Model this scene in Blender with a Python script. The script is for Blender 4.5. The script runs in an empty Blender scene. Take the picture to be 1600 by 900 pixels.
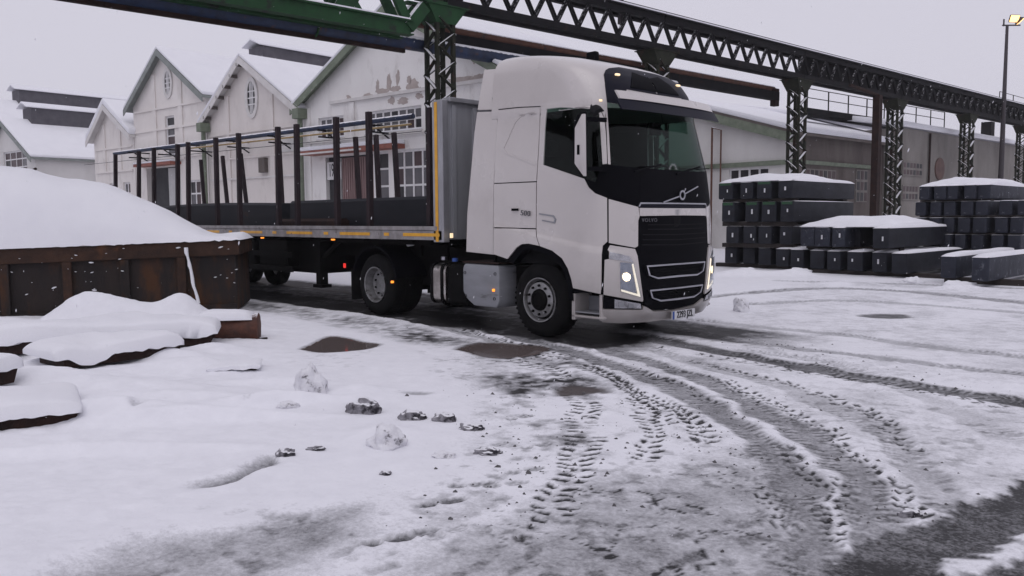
import bpy, bmesh, math, random
import numpy as np
from mathutils import Vector, Matrix, noise as mnoise
from mathutils.geometry import tessellate_polygon
random.seed(7); rng = np.random.default_rng(11)
S = bpy.context.scene
COL = S.collection
R = math.radians
# ------------------------------------------------------------------ camera
FPX, CH = 1300.0, 1.62
YAW, PITCH, ROLL = R(135.8), R(4.82), R(.388)
FW = np.array([math.cos(YAW)*math.cos(PITCH), math.sin(YAW)*math.cos(PITCH), -math.sin(PITCH)])
_rt = np.array([math.sin(YAW), -math.cos(YAW), 0.]); _up = np.cross(_rt, FW)
RT = _rt*math.cos(ROLL) - _up*math.sin(ROLL); UP = _up*math.cos(ROLL) + _rt*math.sin(ROLL)
EYE = np.array([0, 0, CH])
cd = bpy.data.cameras.new('camera'); cam = bpy.data.objects.new('camera', cd); COL.objects.link(cam)
cd.sensor_width = 36; cd.lens = FPX/1600*36; cd.clip_start = .05; cd.clip_end = 3000
m = Matrix.Identity(4)
for i in range(3):
    m[i][0], m[i][1], m[i][2], m[i][3] = RT[i], UP[i], -FW[i], EYE[i]
cam.matrix_world = m; S.camera = cam
# ------------------------------------------------------------------ sky, sun, exposure
W = bpy.data.worlds.new('World'); S.world = W; W.use_nodes = True
nt = W.node_tree; bg = nt.nodes['Background']
sky = nt.nodes.new('ShaderNodeTexSky'); sky.sky_type = 'NISHITA'; sky.sun_disc = False
sky.sun_elevation = R(60.4); sky.sun_rotation = R(136.6); sky.air_density = 1.0; sky.dust_density = 4.0
hs = nt.nodes.new('ShaderNodeHueSaturation'); hs.inputs['Saturation'].default_value = .15
mx = nt.nodes.new('ShaderNodeMixRGB'); mx.inputs[0].default_value = .86
nt.links.new(sky.outputs[0], hs.inputs['Color']); nt.links.new(hs.outputs[0], mx.inputs[1])
mx.inputs[2].default_value = (6.9, 6.7, 7.75, 1)      # thick even cloud cover
nt.links.new(mx.outputs[0], bg.inputs[0]); bg.inputs[1].default_value = .1
sd = bpy.data.lights.new('sun', 'SUN'); sun = bpy.data.objects.new('sun', sd); COL.objects.link(sun)
sd.energy = .5; sd.angle = R(60); sd.color = (1, .97, .95)
sun.rotation_euler = Vector((-.34, .36, -.87)).to_track_quat('-Z', 'Y').to_euler()   # a little brighter overhead and behind the camera
S.view_settings.view_transform = 'Standard'; S.view_settings.look = 'None'
S.view_settings.exposure = 0.0; S.view_settings.gamma = 1
S.cycles.max_bounces = 6; S.cycles.transparent_max_bounces = 16
S.cycles.volume_bounces = 0; S.cycles.use_denoising = True
# ------------------------------------------------------------------ pixel -> place (a ray met with the ground, a wall or a body)
def ray(x, y): return FW*FPX + RT*(x-800) - UP*(y-450)
def gz(x, y, z=0.):
    d = ray(x, y); return EYE + d*((z-CH)/d[2])
def py_(x, y, Y):
    d = ray(x, y); return EYE + d*(Y/d[1])
def px_(x, y, X):
    d = ray(x, y); return EYE + d*(X/d[0])
def at_depth(x, Z):
    d = ray(x, 341); f2 = np.array([math.cos(YAW), math.sin(YAW)]); k = Z/(d[:2] @ f2); return d[:2]*k
def on_wall(x, y, p0, ang):
    n = np.array([-math.sin(ang), math.cos(ang), 0]); p = np.array([p0[0], p0[1], 0])
    d = ray(x, y); return EYE + d*(((p-EYE) @ n)/(d @ n))
# ------------------------------------------------------------------ materials
def nodes_of(name):
    mt = bpy.data.materials.new(name); mt.use_nodes = True
    return mt, mt.node_tree.nodes, mt.node_tree.links, mt.node_tree.nodes['Principled BSDF']
def mat(name, col, col2=None, rough=.6, metal=0., scale=3., bump=0., bscale=40., col3=None, scale3=.8, t3=.6, snow=0., coat=0., stretch=(1,1,1), emit=None, estr=0., spec=.5, w3=.08):
    mt, N, L, B = nodes_of(name)
    tc = N.new('ShaderNodeTexCoord'); mp = N.new('ShaderNodeMapping'); mp.inputs['Scale'].default_value = stretch
    L.new(tc.outputs['Object'], mp.inputs[0])
    def nz(sc, det=6, ro=.6):
        n = N.new('ShaderNodeTexNoise'); n.inputs['Scale'].default_value = sc; n.inputs['Detail'].default_value = det
        n.inputs['Roughness'].default_value = ro; L.new(mp.outputs[0], n.inputs['Vector']); return n
    def ramp(src, a, b):
        r = N.new('ShaderNodeMapRange'); r.inputs[1].default_value = a; r.inputs[2].default_value = b; r.clamp = True
        L.new(src, r.inputs[0]); return r.outputs[0]
    def mix(f, a, b):
        x = N.new('ShaderNodeMixRGB')
        if isinstance(f, float): x.inputs[0].default_value = f
        else: L.new(f, x.inputs[0])
        for k, v in ((1, a), (2, b)):
            if isinstance(v, tuple): x.inputs[k].default_value = v if len(v) == 4 else v+(1,)
            else: L.new(v, x.inputs[k])
        return x.outputs[0]
    c = tuple(col)+(1,)
    n1 = nz(scale)
    if col2 is None: col2 = tuple(v*.8 for v in col)
    out = mix(ramp(n1.outputs[0], .35, .68), c, tuple(col2))
    if col3 is not None:
        n3 = nz(scale3, 8, .65); out = mix(ramp(n3.outputs[0], t3, t3+w3), out, tuple(col3))
    rgh = N.new('ShaderNodeMapRange'); L.new(n1.outputs[0], rgh.inputs[0])
    rgh.inputs[3].default_value = max(0, rough-.08); rgh.inputs[4].default_value = min(1, rough+.1)
    rout = rgh.outputs[0]
    if snow > 0:
        g = N.new('ShaderNodeNewGeometry'); sp = N.new('ShaderNodeSeparateXYZ'); L.new(g.outputs['Normal'], sp.inputs[0])
        n4 = nz(9., 5); ad = N.new('ShaderNodeMath'); ad.operation = 'MULTIPLY_ADD'; L.new(n4.outputs[0], ad.inputs[0])
        ad.inputs[1].default_value = .5; L.new(sp.outputs[2], ad.inputs[2])
        f = ramp(ad.outputs[0], 1.15-snow*.5, 1.28-snow*.5)
        out = mix(f, out, (.8, .8, .84))
        rm = N.new('ShaderNodeMixRGB'); L.new(f, rm.inputs[0]); L.new(rout, rm.inputs[1]); rm.inputs[2].default_value = (.8, .8, .8, 1); rout = rm.outputs[0]
    L.new(out, B.inputs['Base Color']); L.new(rout, B.inputs['Roughness'])
    B.inputs['Metallic'].default_value = metal; B.inputs['Coat Weight'].default_value = coat; B.inputs['Coat Roughness'].default_value = .12
    B.inputs['Specular IOR Level'].default_value = spec
    if bump > 0:
        nb = nz(bscale, 5); bp = N.new('ShaderNodeBump'); bp.inputs['Strength'].default_value = bump; bp.inputs['Distance'].default_value = .02
        L.new(nb.outputs[0], bp.inputs['Height']); L.new(bp.outputs[0], B.inputs['Normal'])
    if emit:
        B.inputs['Emission Color'].default_value = tuple(emit)+(1,); B.inputs['Emission Strength'].default_value = estr
    return mt
def glass(name, tint=(.5, .56, .54), refl=1.0):
    mt, N, L, B = nodes_of(name); N.remove(B)
    t = N.new('ShaderNodeBsdfTransparent'); t.inputs[0].default_value = tint+(1,)
    g = N.new('ShaderNodeBsdfGlossy'); g.inputs['Roughness'].default_value = .03; g.inputs[0].default_value = (refl, refl, refl, 1)
    lw = N.new('ShaderNodeLayerWeight'); lw.inputs[0].default_value = .5
    pw = N.new('ShaderNodeMath'); pw.operation = 'POWER'; L.new(lw.outputs['Facing'], pw.inputs[0]); pw.inputs[1].default_value = 4.
    fr = N.new('ShaderNodeMath'); fr.operation = 'MULTIPLY_ADD'; L.new(pw.outputs[0], fr.inputs[0]); fr.inputs[1].default_value = .9; fr.inputs[2].default_value = .04
    x = N.new('ShaderNodeMixShader'); L.new(fr.outputs[0], x.inputs[0]); L.new(t.outputs[0], x.inputs[1]); L.new(g.outputs[0], x.inputs[2])
    L.new(x.outputs[0], N['Material Output'].inputs[0]); return mt
M = {}
M['snow'] = mat('snow', (.80, .80, .84), (.76, .76, .805), .85, scale=1.3, bump=.45, bscale=85, spec=.15)
M['snow_crust'] = mat('snow crust', (.78, .78, .82), (.66, .65, .69), .95, scale=12, bump=.6, bscale=60, col3=(.1, .095, .105), scale3=13, t3=.57, w3=.1, spec=.05)
M['dirty_snow'] = mat('dirty snow', (.34, .33, .36), (.09, .085, .095), .95, scale=16, bump=.8, bscale=60, col3=(.03, .028, .034), scale3=12, t3=.5, w3=.12, spec=.05, snow=.3)
M['white_paint'] = mat('white truck paint', (.52, .485, .475), (.48, .445, .435), .28, scale=1.2, coat=.8, col3=(.43, .395, .385), scale3=1.1, t3=.56, w3=.25)
_m = M['white_paint']; _N, _L = _m.node_tree.nodes, _m.node_tree.links; _B = _N['Principled BSDF']; _src = _B.inputs['Base Color'].links[0].from_socket
_tc = _N.new('ShaderNodeTexCoord'); _sp = _N.new('ShaderNodeSeparateXYZ'); _L.new(_tc.outputs['Object'], _sp.inputs[0])
_nz = _N.new('ShaderNodeTexNoise'); _nz.inputs['Scale'].default_value = 2.2; _nz.inputs['Detail'].default_value = 9; _nz.inputs['Roughness'].default_value = .7; _L.new(_tc.outputs['Object'], _nz.inputs['Vector'])
_ad = _N.new('ShaderNodeMath'); _ad.operation = 'MULTIPLY_ADD'; _L.new(_nz.outputs[0], _ad.inputs[0]); _ad.inputs[1].default_value = 1.1; _L.new(_sp.outputs[2], _ad.inputs[2])
_mr = _N.new('ShaderNodeMapRange'); _mr.clamp = True; _L.new(_ad.outputs[0], _mr.inputs[0]); _mr.inputs[1].default_value = .75; _mr.inputs[2].default_value = 1.7; _mr.inputs[3].default_value = .62; _mr.inputs[4].default_value = 0.
_mx = _N.new('ShaderNodeMixRGB'); _L.new(_mr.outputs[0], _mx.inputs[0]); _L.new(_src, _mx.inputs[1]); _mx.inputs[2].default_value = (.2, .185, .175, 1); _L.new(_mx.outputs[0], _B.inputs['Base Color'])   # road grime on the lower panels
M['black_trim'] = mat('black trim', (.002, .002, .0035), (.0035, .0035, .0055), .6, scale=4, spec=.05)
M['black_gloss'] = mat('dark blue black panel', (.007, .007, .014), (.01, .01, .019), .45, scale=3, spec=.1)
M['black_rubber'] = mat('tyre rubber', (.004, .004, .005), (.009, .0088, .009), .9, scale=8, bump=.3, bscale=60, spec=.15)
M['dark_liner'] = mat('dark liner', (.004, .004, .005), None, .8, spec=.1)
M['interior'] = mat('cab interior', (.01, .01, .012), (.018, .018, .02), .85, scale=5, spec=.15)
M['blue_cloth'] = mat('blue cloth', (.02, .035, .09), (.05, .07, .14), .85, scale=14)
M['glass'] = glass('cab glass', (.52, .63, .585), .3)
M['lens'] = glass('lamp lens', (.85, .87, .9))
M['chrome'] = mat('chrome trim', (.42, .42, .45), (.34, .34, .37), .3, 1., 5)
M['dark_badge'] = mat('dark grey badge', (.07, .07, .08), None, .4)
M['crumb'] = mat('dirty crumb', (.12, .115, .12), (.05, .048, .05), .9, scale=30)
M['steel_rim'] = mat('steel rim', (.3, .3, .31), (.16, .155, .155), .45, .6, 9, col3=(.05, .045, .04), scale3=6, t3=.58)
M['alu'] = mat('weathered aluminium', (.36, .36, .385), (.25, .25, .265), .45, .5, 4, col3=(.12, .11, .11), scale3=3, t3=.62, stretch=(1, 1, .4))
M['alu_panel'] = mat('grey headboard sheet', (.38, .385, .41), (.3, .305, .325), .5, .3, 2, stretch=(2, 2, .3), col3=(.12, .12, .13), scale3=2.5, t3=.6)
M['tank_alu'] = mat('polished tank', (.55, .52, .5), (.3, .27, .25), .28, 1., 6, col3=(.1, .09, .09), scale3=5, t3=.55)
M['grey_plastic'] = mat('grey plastic', (.25, .255, .28), (.19, .195, .21), .5, scale=3, col3=(.12, .12, .125), scale3=4, t3=.62, stretch=(.5, .5, 2))
M['rail'] = mat('trailer rail', (.3, .285, .29), (.18, .165, .165), .55, .2, 6, col3=(.07, .05, .045), scale3=4, t3=.6)
M['yellow'] = mat('yellow reflective tape', (.72, .36, .015), (.55, .27, .02), .4, scale=6, col3=(.12, .08, .04), scale3=5, t3=.68)
M['rust_stake'] = mat('rusty stake steel', (.03, .019, .022), (.016, .012, .015), .8, 0., 9, spec=.2, bump=.4, bscale=50, col3=(.13, .12, .125), scale3=6, t3=.62, stretch=(1, 1, .3))
M['frame_dark'] = mat('dark chassis', (.003, .003, .0035), (.007, .0065, .0065), .8, scale=6, spec=.08)
M['cargo'] = mat('black steel cargo', (.009, .01, .014), (.016, .016, .021), .6, 0., 4, spec=.2, col3=(.03, .016, .013), scale3=1.6, t3=.62, stretch=(.4, 1, 1))
M['rust_dark'] = mat('dark rust', (.03, .014, .011), (.014, .009, .009), .8, 0, 5, spec=.2, bump=.5, bscale=40)
M['orange_lamp'] = mat('orange marker lamp', (.8, .25, .03), None, .3, emit=(1, .3, .03), estr=1.6)
M['red_lamp'] = mat('red lamp', (.6, .03, .03), None, .3, emit=(1, .05, .04), estr=.7)
M['warm_lamp'] = mat('warm marker lamp', (.9, .75, .5), None, .3, emit=(1, .75, .45), estr=.9)
M['headlamp'] = mat('lit headlamp', (.9, .88, .8), None, .3, emit=(1, .74, .42), estr=4.)
M['drl'] = mat('lit light guide', (.9, .9, .85), None, .3, emit=(1, .82, .56), estr=.9)
M['reflector'] = mat('lamp reflector', (.5, .5, .52), (.3, .3, .32), .2, .9, 12)
M['flood'] = mat('lit floodlight', (1, .8, .5), None, .4, emit=(1, .52, .13), estr=3.0)
M['green_paint'] = mat('green truss paint', (.01, .055, .016), (.008, .035, .012), .6, scale=3, spec=.25, col3=(.012, .016, .012), scale3=2.5, t3=.58, snow=.8, bump=.2)
M['olive_steel'] = mat('olive lattice steel', (.026, .028, .018), (.014, .015, .012), .75, .0, 4, spec=.15, col3=(.045, .026, .02), scale3=3, t3=.56, snow=.8, bump=.3)
M['dark_steel'] = mat('dark girder steel', (.009, .008, .01), (.006, .006, .007), .75, .0, 4, spec=.15, col3=(.022, .013, .011), scale3=3, t3=.6, snow=.75, bump=.3)
M['rust_pipe'] = mat('rusty brown pipe', (.13, .055, .033), (.08, .034, .024), .7, .1, 5, snow=.9, col3=(.04, .03, .03), scale3=2, t3=.6)
M['blue_pipe'] = mat('blue pipe', (.02, .035, .08), (.014, .018, .034), .5, 0., 3, spec=.3, col3=(.07, .035, .03), scale3=1.8, t3=.6, snow=.95)
M['cream_wall'] = mat('cream plaster', (.76, .725, .7), (.68, .64, .615), .85, scale=.8, bump=.3, bscale=30, col3=(.47, .435, .415), scale3=1.2, t3=.54, stretch=(1, 1, .5), w3=.25)
M['pink_wall'] = mat('pinkish plaster', (.71, .665, .64), (.62, .58, .555), .85, scale=.8, bump=.3, bscale=30, col3=(.45, .41, .39), scale3=1.2, t3=.54, stretch=(1, 1, .5), w3=.25)
M['white_wall'] = mat('white plaster', (.66, .645, .635), (.56, .545, .535), .85, scale=.9, bump=.3, bscale=30, col3=(.4, .37, .36), scale3=.8, t3=.62, stretch=(1, 1, .5), w3=.2)
M['peel_wall'] = mat('peeling plaster', (.8, .785, .775), (.73, .71, .7), .85, scale=.9, bump=.3, bscale=30, col3=(.46, .43, .415), scale3=1.1, t3=.55, stretch=(1, 1, .5), w3=.2)
M['bare_plaster'] = mat('bare brown plaster', (.46, .4, .38), (.37, .32, .3), .9, scale=5)
M['trim_white'] = mat('white trim', (.66, .64, .63), (.56, .54, .53), .75, scale=3)
M['green_trim'] = mat('faded green trim', (.19, .22, .165), (.12, .145, .105), .7, scale=4, col3=(.28, .27, .25), scale3=5, t3=.62)
M['grey_trim'] = mat('grey green trim', (.25, .27, .26), (.18, .2, .19), .7, scale=4)
M['pane'] = mat('window pane', (.075, .075, .085), (.13, .122, .13), .2, scale=.8, spec=.35)
M['pane_dark'] = mat('dark window pane', (.016, .016, .02), (.035, .032, .036), .3, scale=.8, spec=.25)
M['pane_red'] = mat('reddish window pane', (.075, .045, .047), (.055, .036, .04), .35, scale=.8, spec=.25)
M['frame_white'] = mat('white window frame', (.75, .74, .75), (.62, .61, .61), .7, scale=6)
M['door_red'] = mat('faded red sheet door', (.24, .155, .15), (.19, .12, .12), .6, scale=2, stretch=(1, 1, .2))
M['canopy_red'] = mat('red canopy edge', (.3, .1, .065), (.2, .065, .05), .6, scale=4)
M['pale_door'] = mat('pale door', (.5, .5, .5), (.4, .4, .4), .6, scale=2)
M['dark_void'] = mat('dark doorway', (.05, .05, .055), (.03, .03, .035), .9, scale=2)
M['concrete'] = mat('stained concrete wall', (.23, .215, .2), (.165, .15, .14), .9, scale=1, bump=.4, bscale=20, col3=(.12, .1, .095), scale3=.7, t3=.56, stretch=(1, 1, .35), w3=.2)
M['brown_wall'] = mat('dark stained wall', (.14, .12, .11), (.09, .075, .07), .9, scale=1, bump=.4, bscale=20, col3=(.07, .055, .05), scale3=.7, t3=.54, stretch=(1, 1, .3), w3=.2)
M['rust_sign'] = mat('rusty disc', (.16, .1, .085), (.11, .07, .065), .8, scale=3)
M['bloom'] = mat('steel bloom', (.018, .02, .029), (.01, .011, .016), .6, .1, 3, spec=.3, bump=.35, bscale=18, col3=(.1, .105, .13), scale3=4.5, t3=.68, stretch=(1, .5, 1), w3=.2)
M['bloom_frost'] = mat('frosted steel bloom', (.03, .034, .05), (.018, .02, .03), .6, .1, 3, spec=.3, bump=.35, bscale=18, col3=(.24, .25, .28), scale3=5, t3=.58, w3=.25)
M['green_mark'] = mat('green paint mark', (.012, .07, .022), (.01, .04, .02), .6, scale=9)
M['white_mark'] = mat('white paint mark', (.7, .7, .72), (.5, .5, .52), .7, scale=9)
M['timber'] = mat('wet timber', (.03, .022, .02), (.02, .016, .015), .8, scale=5)
M['skip_steel'] = mat('skip sheet steel', (.016, .013, .013), (.026, .019, .017), .7, 0., 4, spec=.2, bump=.5, bscale=30, stretch=(1, 1, .4), col3=(.06, .026, .012), scale3=2.2, t3=.5, w3=.15)
M['skip_rust'] = mat('skip rusty rim', (.055, .028, .018), (.028, .018, .015), .8, 0., 3.5, spec=.2, bump=.5, bscale=30, col3=(.16, .06, .02), scale3=1.5, t3=.58, w3=.2)
M['lamp_dark'] = mat('lamp post paint', (.03, .025, .03), (.04, .03, .035), .6)
M['lantern'] = mat('haze grey lantern sheet', (.1, .095, .11), (.07, .066, .078), .8, scale=3)  # base grey lightened so that distance haze is painted in
M['twig'] = mat('twig', (.05, .04, .04), None, .8)
M['plate_white'] = mat('plate white', (.62, .62, .64), (.56, .56, .58), .5, scale=5)
M['plate_blue'] = mat('plate blue', (.02, .07, .3), None, .5)
M['ink'] = mat('black ink', (.012, .012, .014), None, .6)
M['sign_white'] = mat('white sign board', (.66, .65, .66), (.55, .54, .55), .6, scale=3)
# ------------------------------------------------------------------ mesh building
def link(name, me, material, parent=None, smooth=False):
    o = bpy.data.objects.new(name, me); COL.objects.link(o)
    if material is not None and not me.materials: me.materials.append(material)
    if parent is not None: o.parent = parent
    return o
def tag(o, label=None, cat=None, group=None, kind=None):
    if label: o['label'] = label
    if cat: o['category'] = cat
    if group: o['group'] = group
    if kind: o['kind'] = kind
    return o
def thing(name, label, cat, loc=(0, 0, 0), rz=0., group=None):
    o = bpy.data.objects.new(name, None); COL.objects.link(o); o.empty_display_size = .2
    o.location = loc; o.rotation_euler = (0, 0, rz)
    return tag(o, label, cat, group)
class MB:
    def __init__(s, org=(0, 0, 0)): s.v = []; s.f = []; s.org = np.array(org, float)
    def add(s, vs, fs):
        b = len(s.v); s.v += [tuple(map(float, p)) for p in vs]; s.f += [tuple(b+i for i in f) for f in fs]; return s
    def box(s, a, b, rz=0., c=None):
        x0, y0, z0 = a; x1, y1, z1 = b
        vs = [(x0,y0,z0),(x1,y0,z0),(x1,y1,z0),(x0,y1,z0),(x0,y0,z1),(x1,y0,z1),(x1,y1,z1),(x0,y1,z1)]
        if rz:
            cx, cy = c if c else ((x0+x1)/2, (y0+y1)/2); k, q = math.cos(rz), math.sin(rz)
            vs = [(cx+(x-cx)*k-(y-cy)*q, cy+(x-cx)*q+(y-cy)*k, z) for x, y, z in vs]
        return s.add(vs, [(0,3,2,1),(4,5,6,7),(0,1,5,4),(1,2,6,5),(2,3,7,6),(3,0,4,7)])
    def bar(s, p, q, w, h=None, up=(0, 0, 1)):          # rectangular bar from p to q
        h = h or w; p = np.array(p, float); q = np.array(q, float); d = q-p; d /= np.linalg.norm(d)
        up = np.array(up, float)
        if abs(d @ up) > .97: up = np.array([1., 0, 0])
        a = np.cross(d, up); a /= np.linalg.norm(a); b = np.cross(a, d)
        vs = []
        for e in (p, q):
            for i, j in ((-1,-1),(1,-1),(1,1),(-1,1)): vs.append(e+a*i*w/2+b*j*h/2)
        return s.add(vs, [(0,1,2,3),(7,6,5,4),(0,4,5,1),(1,5,6,2),(2,6,7,3),(3,7,4,0)])
    def tube(s, pts, r, n=10, cap=True):
        pts = [np.array(p, float) for p in pts]; b = len(s.v); k = len(pts)
        rr = r if hasattr(r, '__len__') else [r]*k; prev = None
        for i, p in enumerate(pts):
            d = pts[min(i+1, k-1)]-pts[max(i-1, 0)]; d /= np.linalg.norm(d)
            up = prev if prev is not None else (np.array([0, 0, 1.]) if abs(d[2]) < .9 else np.array([1., 0, 0]))
            a = np.cross(d, up); a /= np.linalg.norm(a); c = np.cross(a, d); prev = c
            for j in range(n):
                t = 2*math.pi*j/n; s.v.append(tuple(p+rr[i]*(math.cos(t)*a+math.sin(t)*c)))
        for i in range(k-1):
            for j in range(n): s.f.append((b+i*n+j, b+i*n+(j+1) % n, b+(i+1)*n+(j+1) % n, b+(i+1)*n+j))
        if cap:
            s.f.append(tuple(b+j for j in range(n))[::-1]); s.f.append(tuple(b+(k-1)*n+j for j in range(n)))
        return s
    def lathe(s, prof, c, n=32, axis='y'):              # prof: (radius, offset along axis)
        b = len(s.v); k = len(prof)
        for r, o in prof:
            for j in range(n):
                t = 2*math.pi*j/n
                if axis == 'y': s.v.append((c[0]+r*math.cos(t), c[1]+o, c[2]+r*math.sin(t)))
                elif axis == 'x': s.v.append((c[0]+o, c[1]+r*math.cos(t), c[2]+r*math.sin(t)))
                else: s.v.append((c[0]+r*math.cos(t), c[1]+r*math.sin(t), c[2]+o))
        for i in range(k-1):
            for j in range(n): s.f.append((b+i*n+j, b+i*n+(j+1) % n, b+(i+1)*n+(j+1) % n, b+(i+1)*n+j))
        return s
    def prism(s, poly, a, b, plane='xz'):               # polygon extruded from a to b along the third axis
        n = len(poly); o = len(s.v)
        for e in (a, b):
            for u, v in poly: s.v.append((u, e, v) if plane == 'xz' else ((e, u, v) if plane == 'yz' else (u, v, e)))
        s.f.append(tuple(o+i for i in range(n))); s.f.append(tuple(o+n+i for i in range(n))[::-1])
        for i in range(n): j = (i+1) % n; s.f.append((o+i, o+n+i, o+n+j, o+j))
        return s
    def mesh(s, name):
        me = bpy.data.meshes.new(name); v = np.array(s.v, float).reshape(-1, 3)-s.org
        me.from_pydata(v.tolist(), [], s.f); return me
    def build(s, name, material, parent=None, smooth=0., bevel=0., seg=2, recalc=True):
        me = s.mesh(name)
        bm = bmesh.new(); bm.from_mesh(me)
        if recalc: bmesh.ops.recalc_face_normals(bm, faces=bm.faces)
        if bevel > 0:
            es = [e for e in bm.edges if len(e.link_faces) == 2 and e.calc_face_angle(0) > .5]
            bmesh.ops.bevel(bm, geom=es, offset=bevel, segments=seg, affect='EDGES', profile=.5, clamp_overlap=True)
        bm.to_mesh(me); bm.free()
        if smooth > 0:
            for p in me.polygons: p.use_smooth = True
            me.set_sharp_from_angle(angle=smooth)
        return link(name, me, material, parent)
def copy_tree(o, parent=None):
    c = o.copy(); COL.objects.link(c); c.parent = parent
    for ch in list(o.children): copy_tree(ch, c)
    return c
def text_mesh(body, size, spacing=1., sx=1., depth=.004):
    cu = bpy.data.curves.new('lettering', 'FONT'); cu.body = body; cu.size = size; cu.space_character = spacing
    cu.extrude = depth; cu.align_x = 'CENTER'; cu.align_y = 'CENTER'
    o = bpy.data.objects.new('lettering', cu); COL.objects.link(o); bpy.context.view_layer.update()
    me = bpy.data.meshes.new_from_object(o.evaluated_get(bpy.context.evaluated_depsgraph_get()))
    bpy.data.objects.remove(o); bpy.data.curves.remove(cu)
    for v in me.vertices: v.co.x *= sx
    return me
def place_text(name, me, material, parent, org, pos, xdir, ydir=(0, 0, 1)):
    x = np.array(xdir, float); x /= np.linalg.norm(x); y = np.array(ydir, float); y -= x*(x @ y); y /= np.linalg.norm(y); z = np.cross(x, y)
    p = np.array(pos, float)-np.array(org, float)
    for v in me.vertices: v.co = Vector(p + x*v.co.x + y*v.co.y + z*v.co.z)
    return link(name, me, material, parent)
def cut2d(poly, xs=(), ys=(), holes=()):
    """polygon cut along lines x=.., y=.., with the faces inside holes taken out"""
    bm = bmesh.new(); vs = [bm.verts.new((p[0], p[1], 0)) for p in poly]
    for t in tessellate_polygon([[Vector((p[0], p[1], 0)) for p in poly]]): bm.faces.new([vs[i] for i in t])
    for vals, no in ((xs, (1, 0, 0)), (ys, (0, 1, 0))):
        for c in vals:
            co = (c, 0, 0) if no[0] else (0, c, 0)
            bmesh.ops.bisect_plane(bm, geom=bm.verts[:]+bm.edges[:]+bm.faces[:], dist=1e-5, plane_co=co, plane_no=no)
    if holes:
        kill = []
        for f in bm.faces:
            c = f.calc_center_median()
            if any(h[0] < c.x < h[1] and h[2] < c.y < h[3] for h in holes): kill.append(f)
        bmesh.ops.delete(bm, geom=kill, context='FACES')
    bm.verts.index_update()
    V = [(v.co.x, v.co.y) for v in bm.verts]; F = [tuple(v.index for v in f.verts) for f in bm.faces]
    E = [tuple(v.index for v in e.verts) for e in bm.edges if len(e.link_faces) == 1]
    bm.free(); return V, F, E
def wall2d(mb, poly, holes, n0, n1):
    """wall slab in local (s, n, z): outline in (s, z), window openings cut through, front at n1, back at n0"""
    xs = sorted({h[0] for h in holes} | {h[1] for h in holes}); ys = sorted({h[2] for h in holes} | {h[3] for h in holes})
    V, F, E = cut2d(poly, xs, ys, holes); k = len(V)
    mb.add([(x, n1, z) for x, z in V]+[(x, n0, z) for x, z in V], F+[tuple(i+k for i in f[::-1]) for f in F]+[(a, b, b+k, a+k) for a, b in E])
    return mb
def fbm(x, y, sc, octs=4, seed=0):
    tot = np.zeros_like(x); amp = 1.; norm = 0.
    for o in range(octs):
        r = np.random.default_rng(seed*31+o); G = r.random((256, 256)); f = sc*2**o
        u = x*f+17.3*o; v = y*f+5.1*o; i = np.floor(u).astype(int); j = np.floor(v).astype(int); a = u-i; b = v-j
        a = a*a*(3-2*a); b = b*b*(3-2*b); i &= 255; j &= 255; i1 = (i+1) & 255; j1 = (j+1) & 255
        tot += amp*((G[i, j]*(1-a)+G[i1, j]*a)*(1-b)+(G[i, j1]*(1-a)+G[i1, j1]*a)*b); norm += amp; amp *= .5
    return tot/norm
# ------------------------------------------------------------------ the ground: one sheet of snow, slush and wet asphalt
F2 = np.array([math.cos(YAW), math.sin(YAW)]); R2 = np.array([math.sin(YAW), -math.cos(YAW)])
def axis(parts):
    out = []
    for a, b, st0, st1 in parts:
        x = a; st = st0
        while x < b-1e-6:
            out.append(x); t = (x-a)/(b-a); x += st0+(st1-st0)*t
    out.append(parts[-1][1]); return np.array(out)
half = axis([(0, 4, .021, .023), (4, 12, .023, .06), (12, 30, .06, .35), (30, 700, .35, 60)])
lat = np.concatenate([-half[:0:-1], half]); dep = axis([(-30, 0, 5, 2), (0, 3, 1, .03), (3, 8, .019, .023), (8, 16, .023, .055), (16, 30, .055, .16), (30, 90, .16, 2), (90, 1200, 2, 90)])
LA, DE = np.meshgrid(lat, dep, indexing='ij')
GX = (R2[0]*LA+F2[0]*DE).ravel(); GY = (R2[1]*LA+F2[1]*DE).ravel()
def sst(a, b, x):
    t = np.clip((x-a)/(b-a), 0, 1); return t*t*(3-2*t)
def gpts(px): return np.array([gz(*p)[:2] for p in px])
def smooth_path(P, n=5):
    P = np.array(P, float); out = []
    for i in range(len(P)-1):
        p0, p1, p2, p3 = P[max(i-1, 0)], P[i], P[i+1], P[min(i+2, len(P)-1)]
        for k in range(n):
            t = k/n; out.append(.5*((2*p1)+(-p0+p2)*t+(2*p0-5*p1+4*p2-p3)*t*t+(-p0+3*p1-3*p2+p3)*t**3))
    out.append(P[-1]); return np.array(out)
def along(P, x, y, reach):
    """signed sideways distance and run along a path, for the points within reach"""
    lo = P.min(0)-reach; hi = P.max(0)+reach
    idx = np.where((x > lo[0]) & (x < hi[0]) & (y > lo[1]) & (y < hi[1]))[0]
    bd = np.full(len(idx), 1e9); bs = np.zeros(len(idx)); sg = np.zeros(len(idx)); run = 0.
    qx = x[idx]; qy = y[idx]
    for a, b in zip(P[:-1], P[1:]):
        d = b-a; ln = math.hypot(*d)
        if ln < 1e-6: continue
        t = np.clip(((qx-a[0])*d[0]+(qy-a[1])*d[1])/ln**2, 0, 1)
        ex = qx-a[0]-t*d[0]; ey = qy-a[1]-t*d[1]; dist = np.hypot(ex, ey); w = dist < bd
        bd[w] = dist[w]; bs[w] = run+t[w]*ln; sg[w] = np.sign(d[0]*ey-d[1]*ex)[w]; run += ln
    return idx, bd*sg, bs, run
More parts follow.
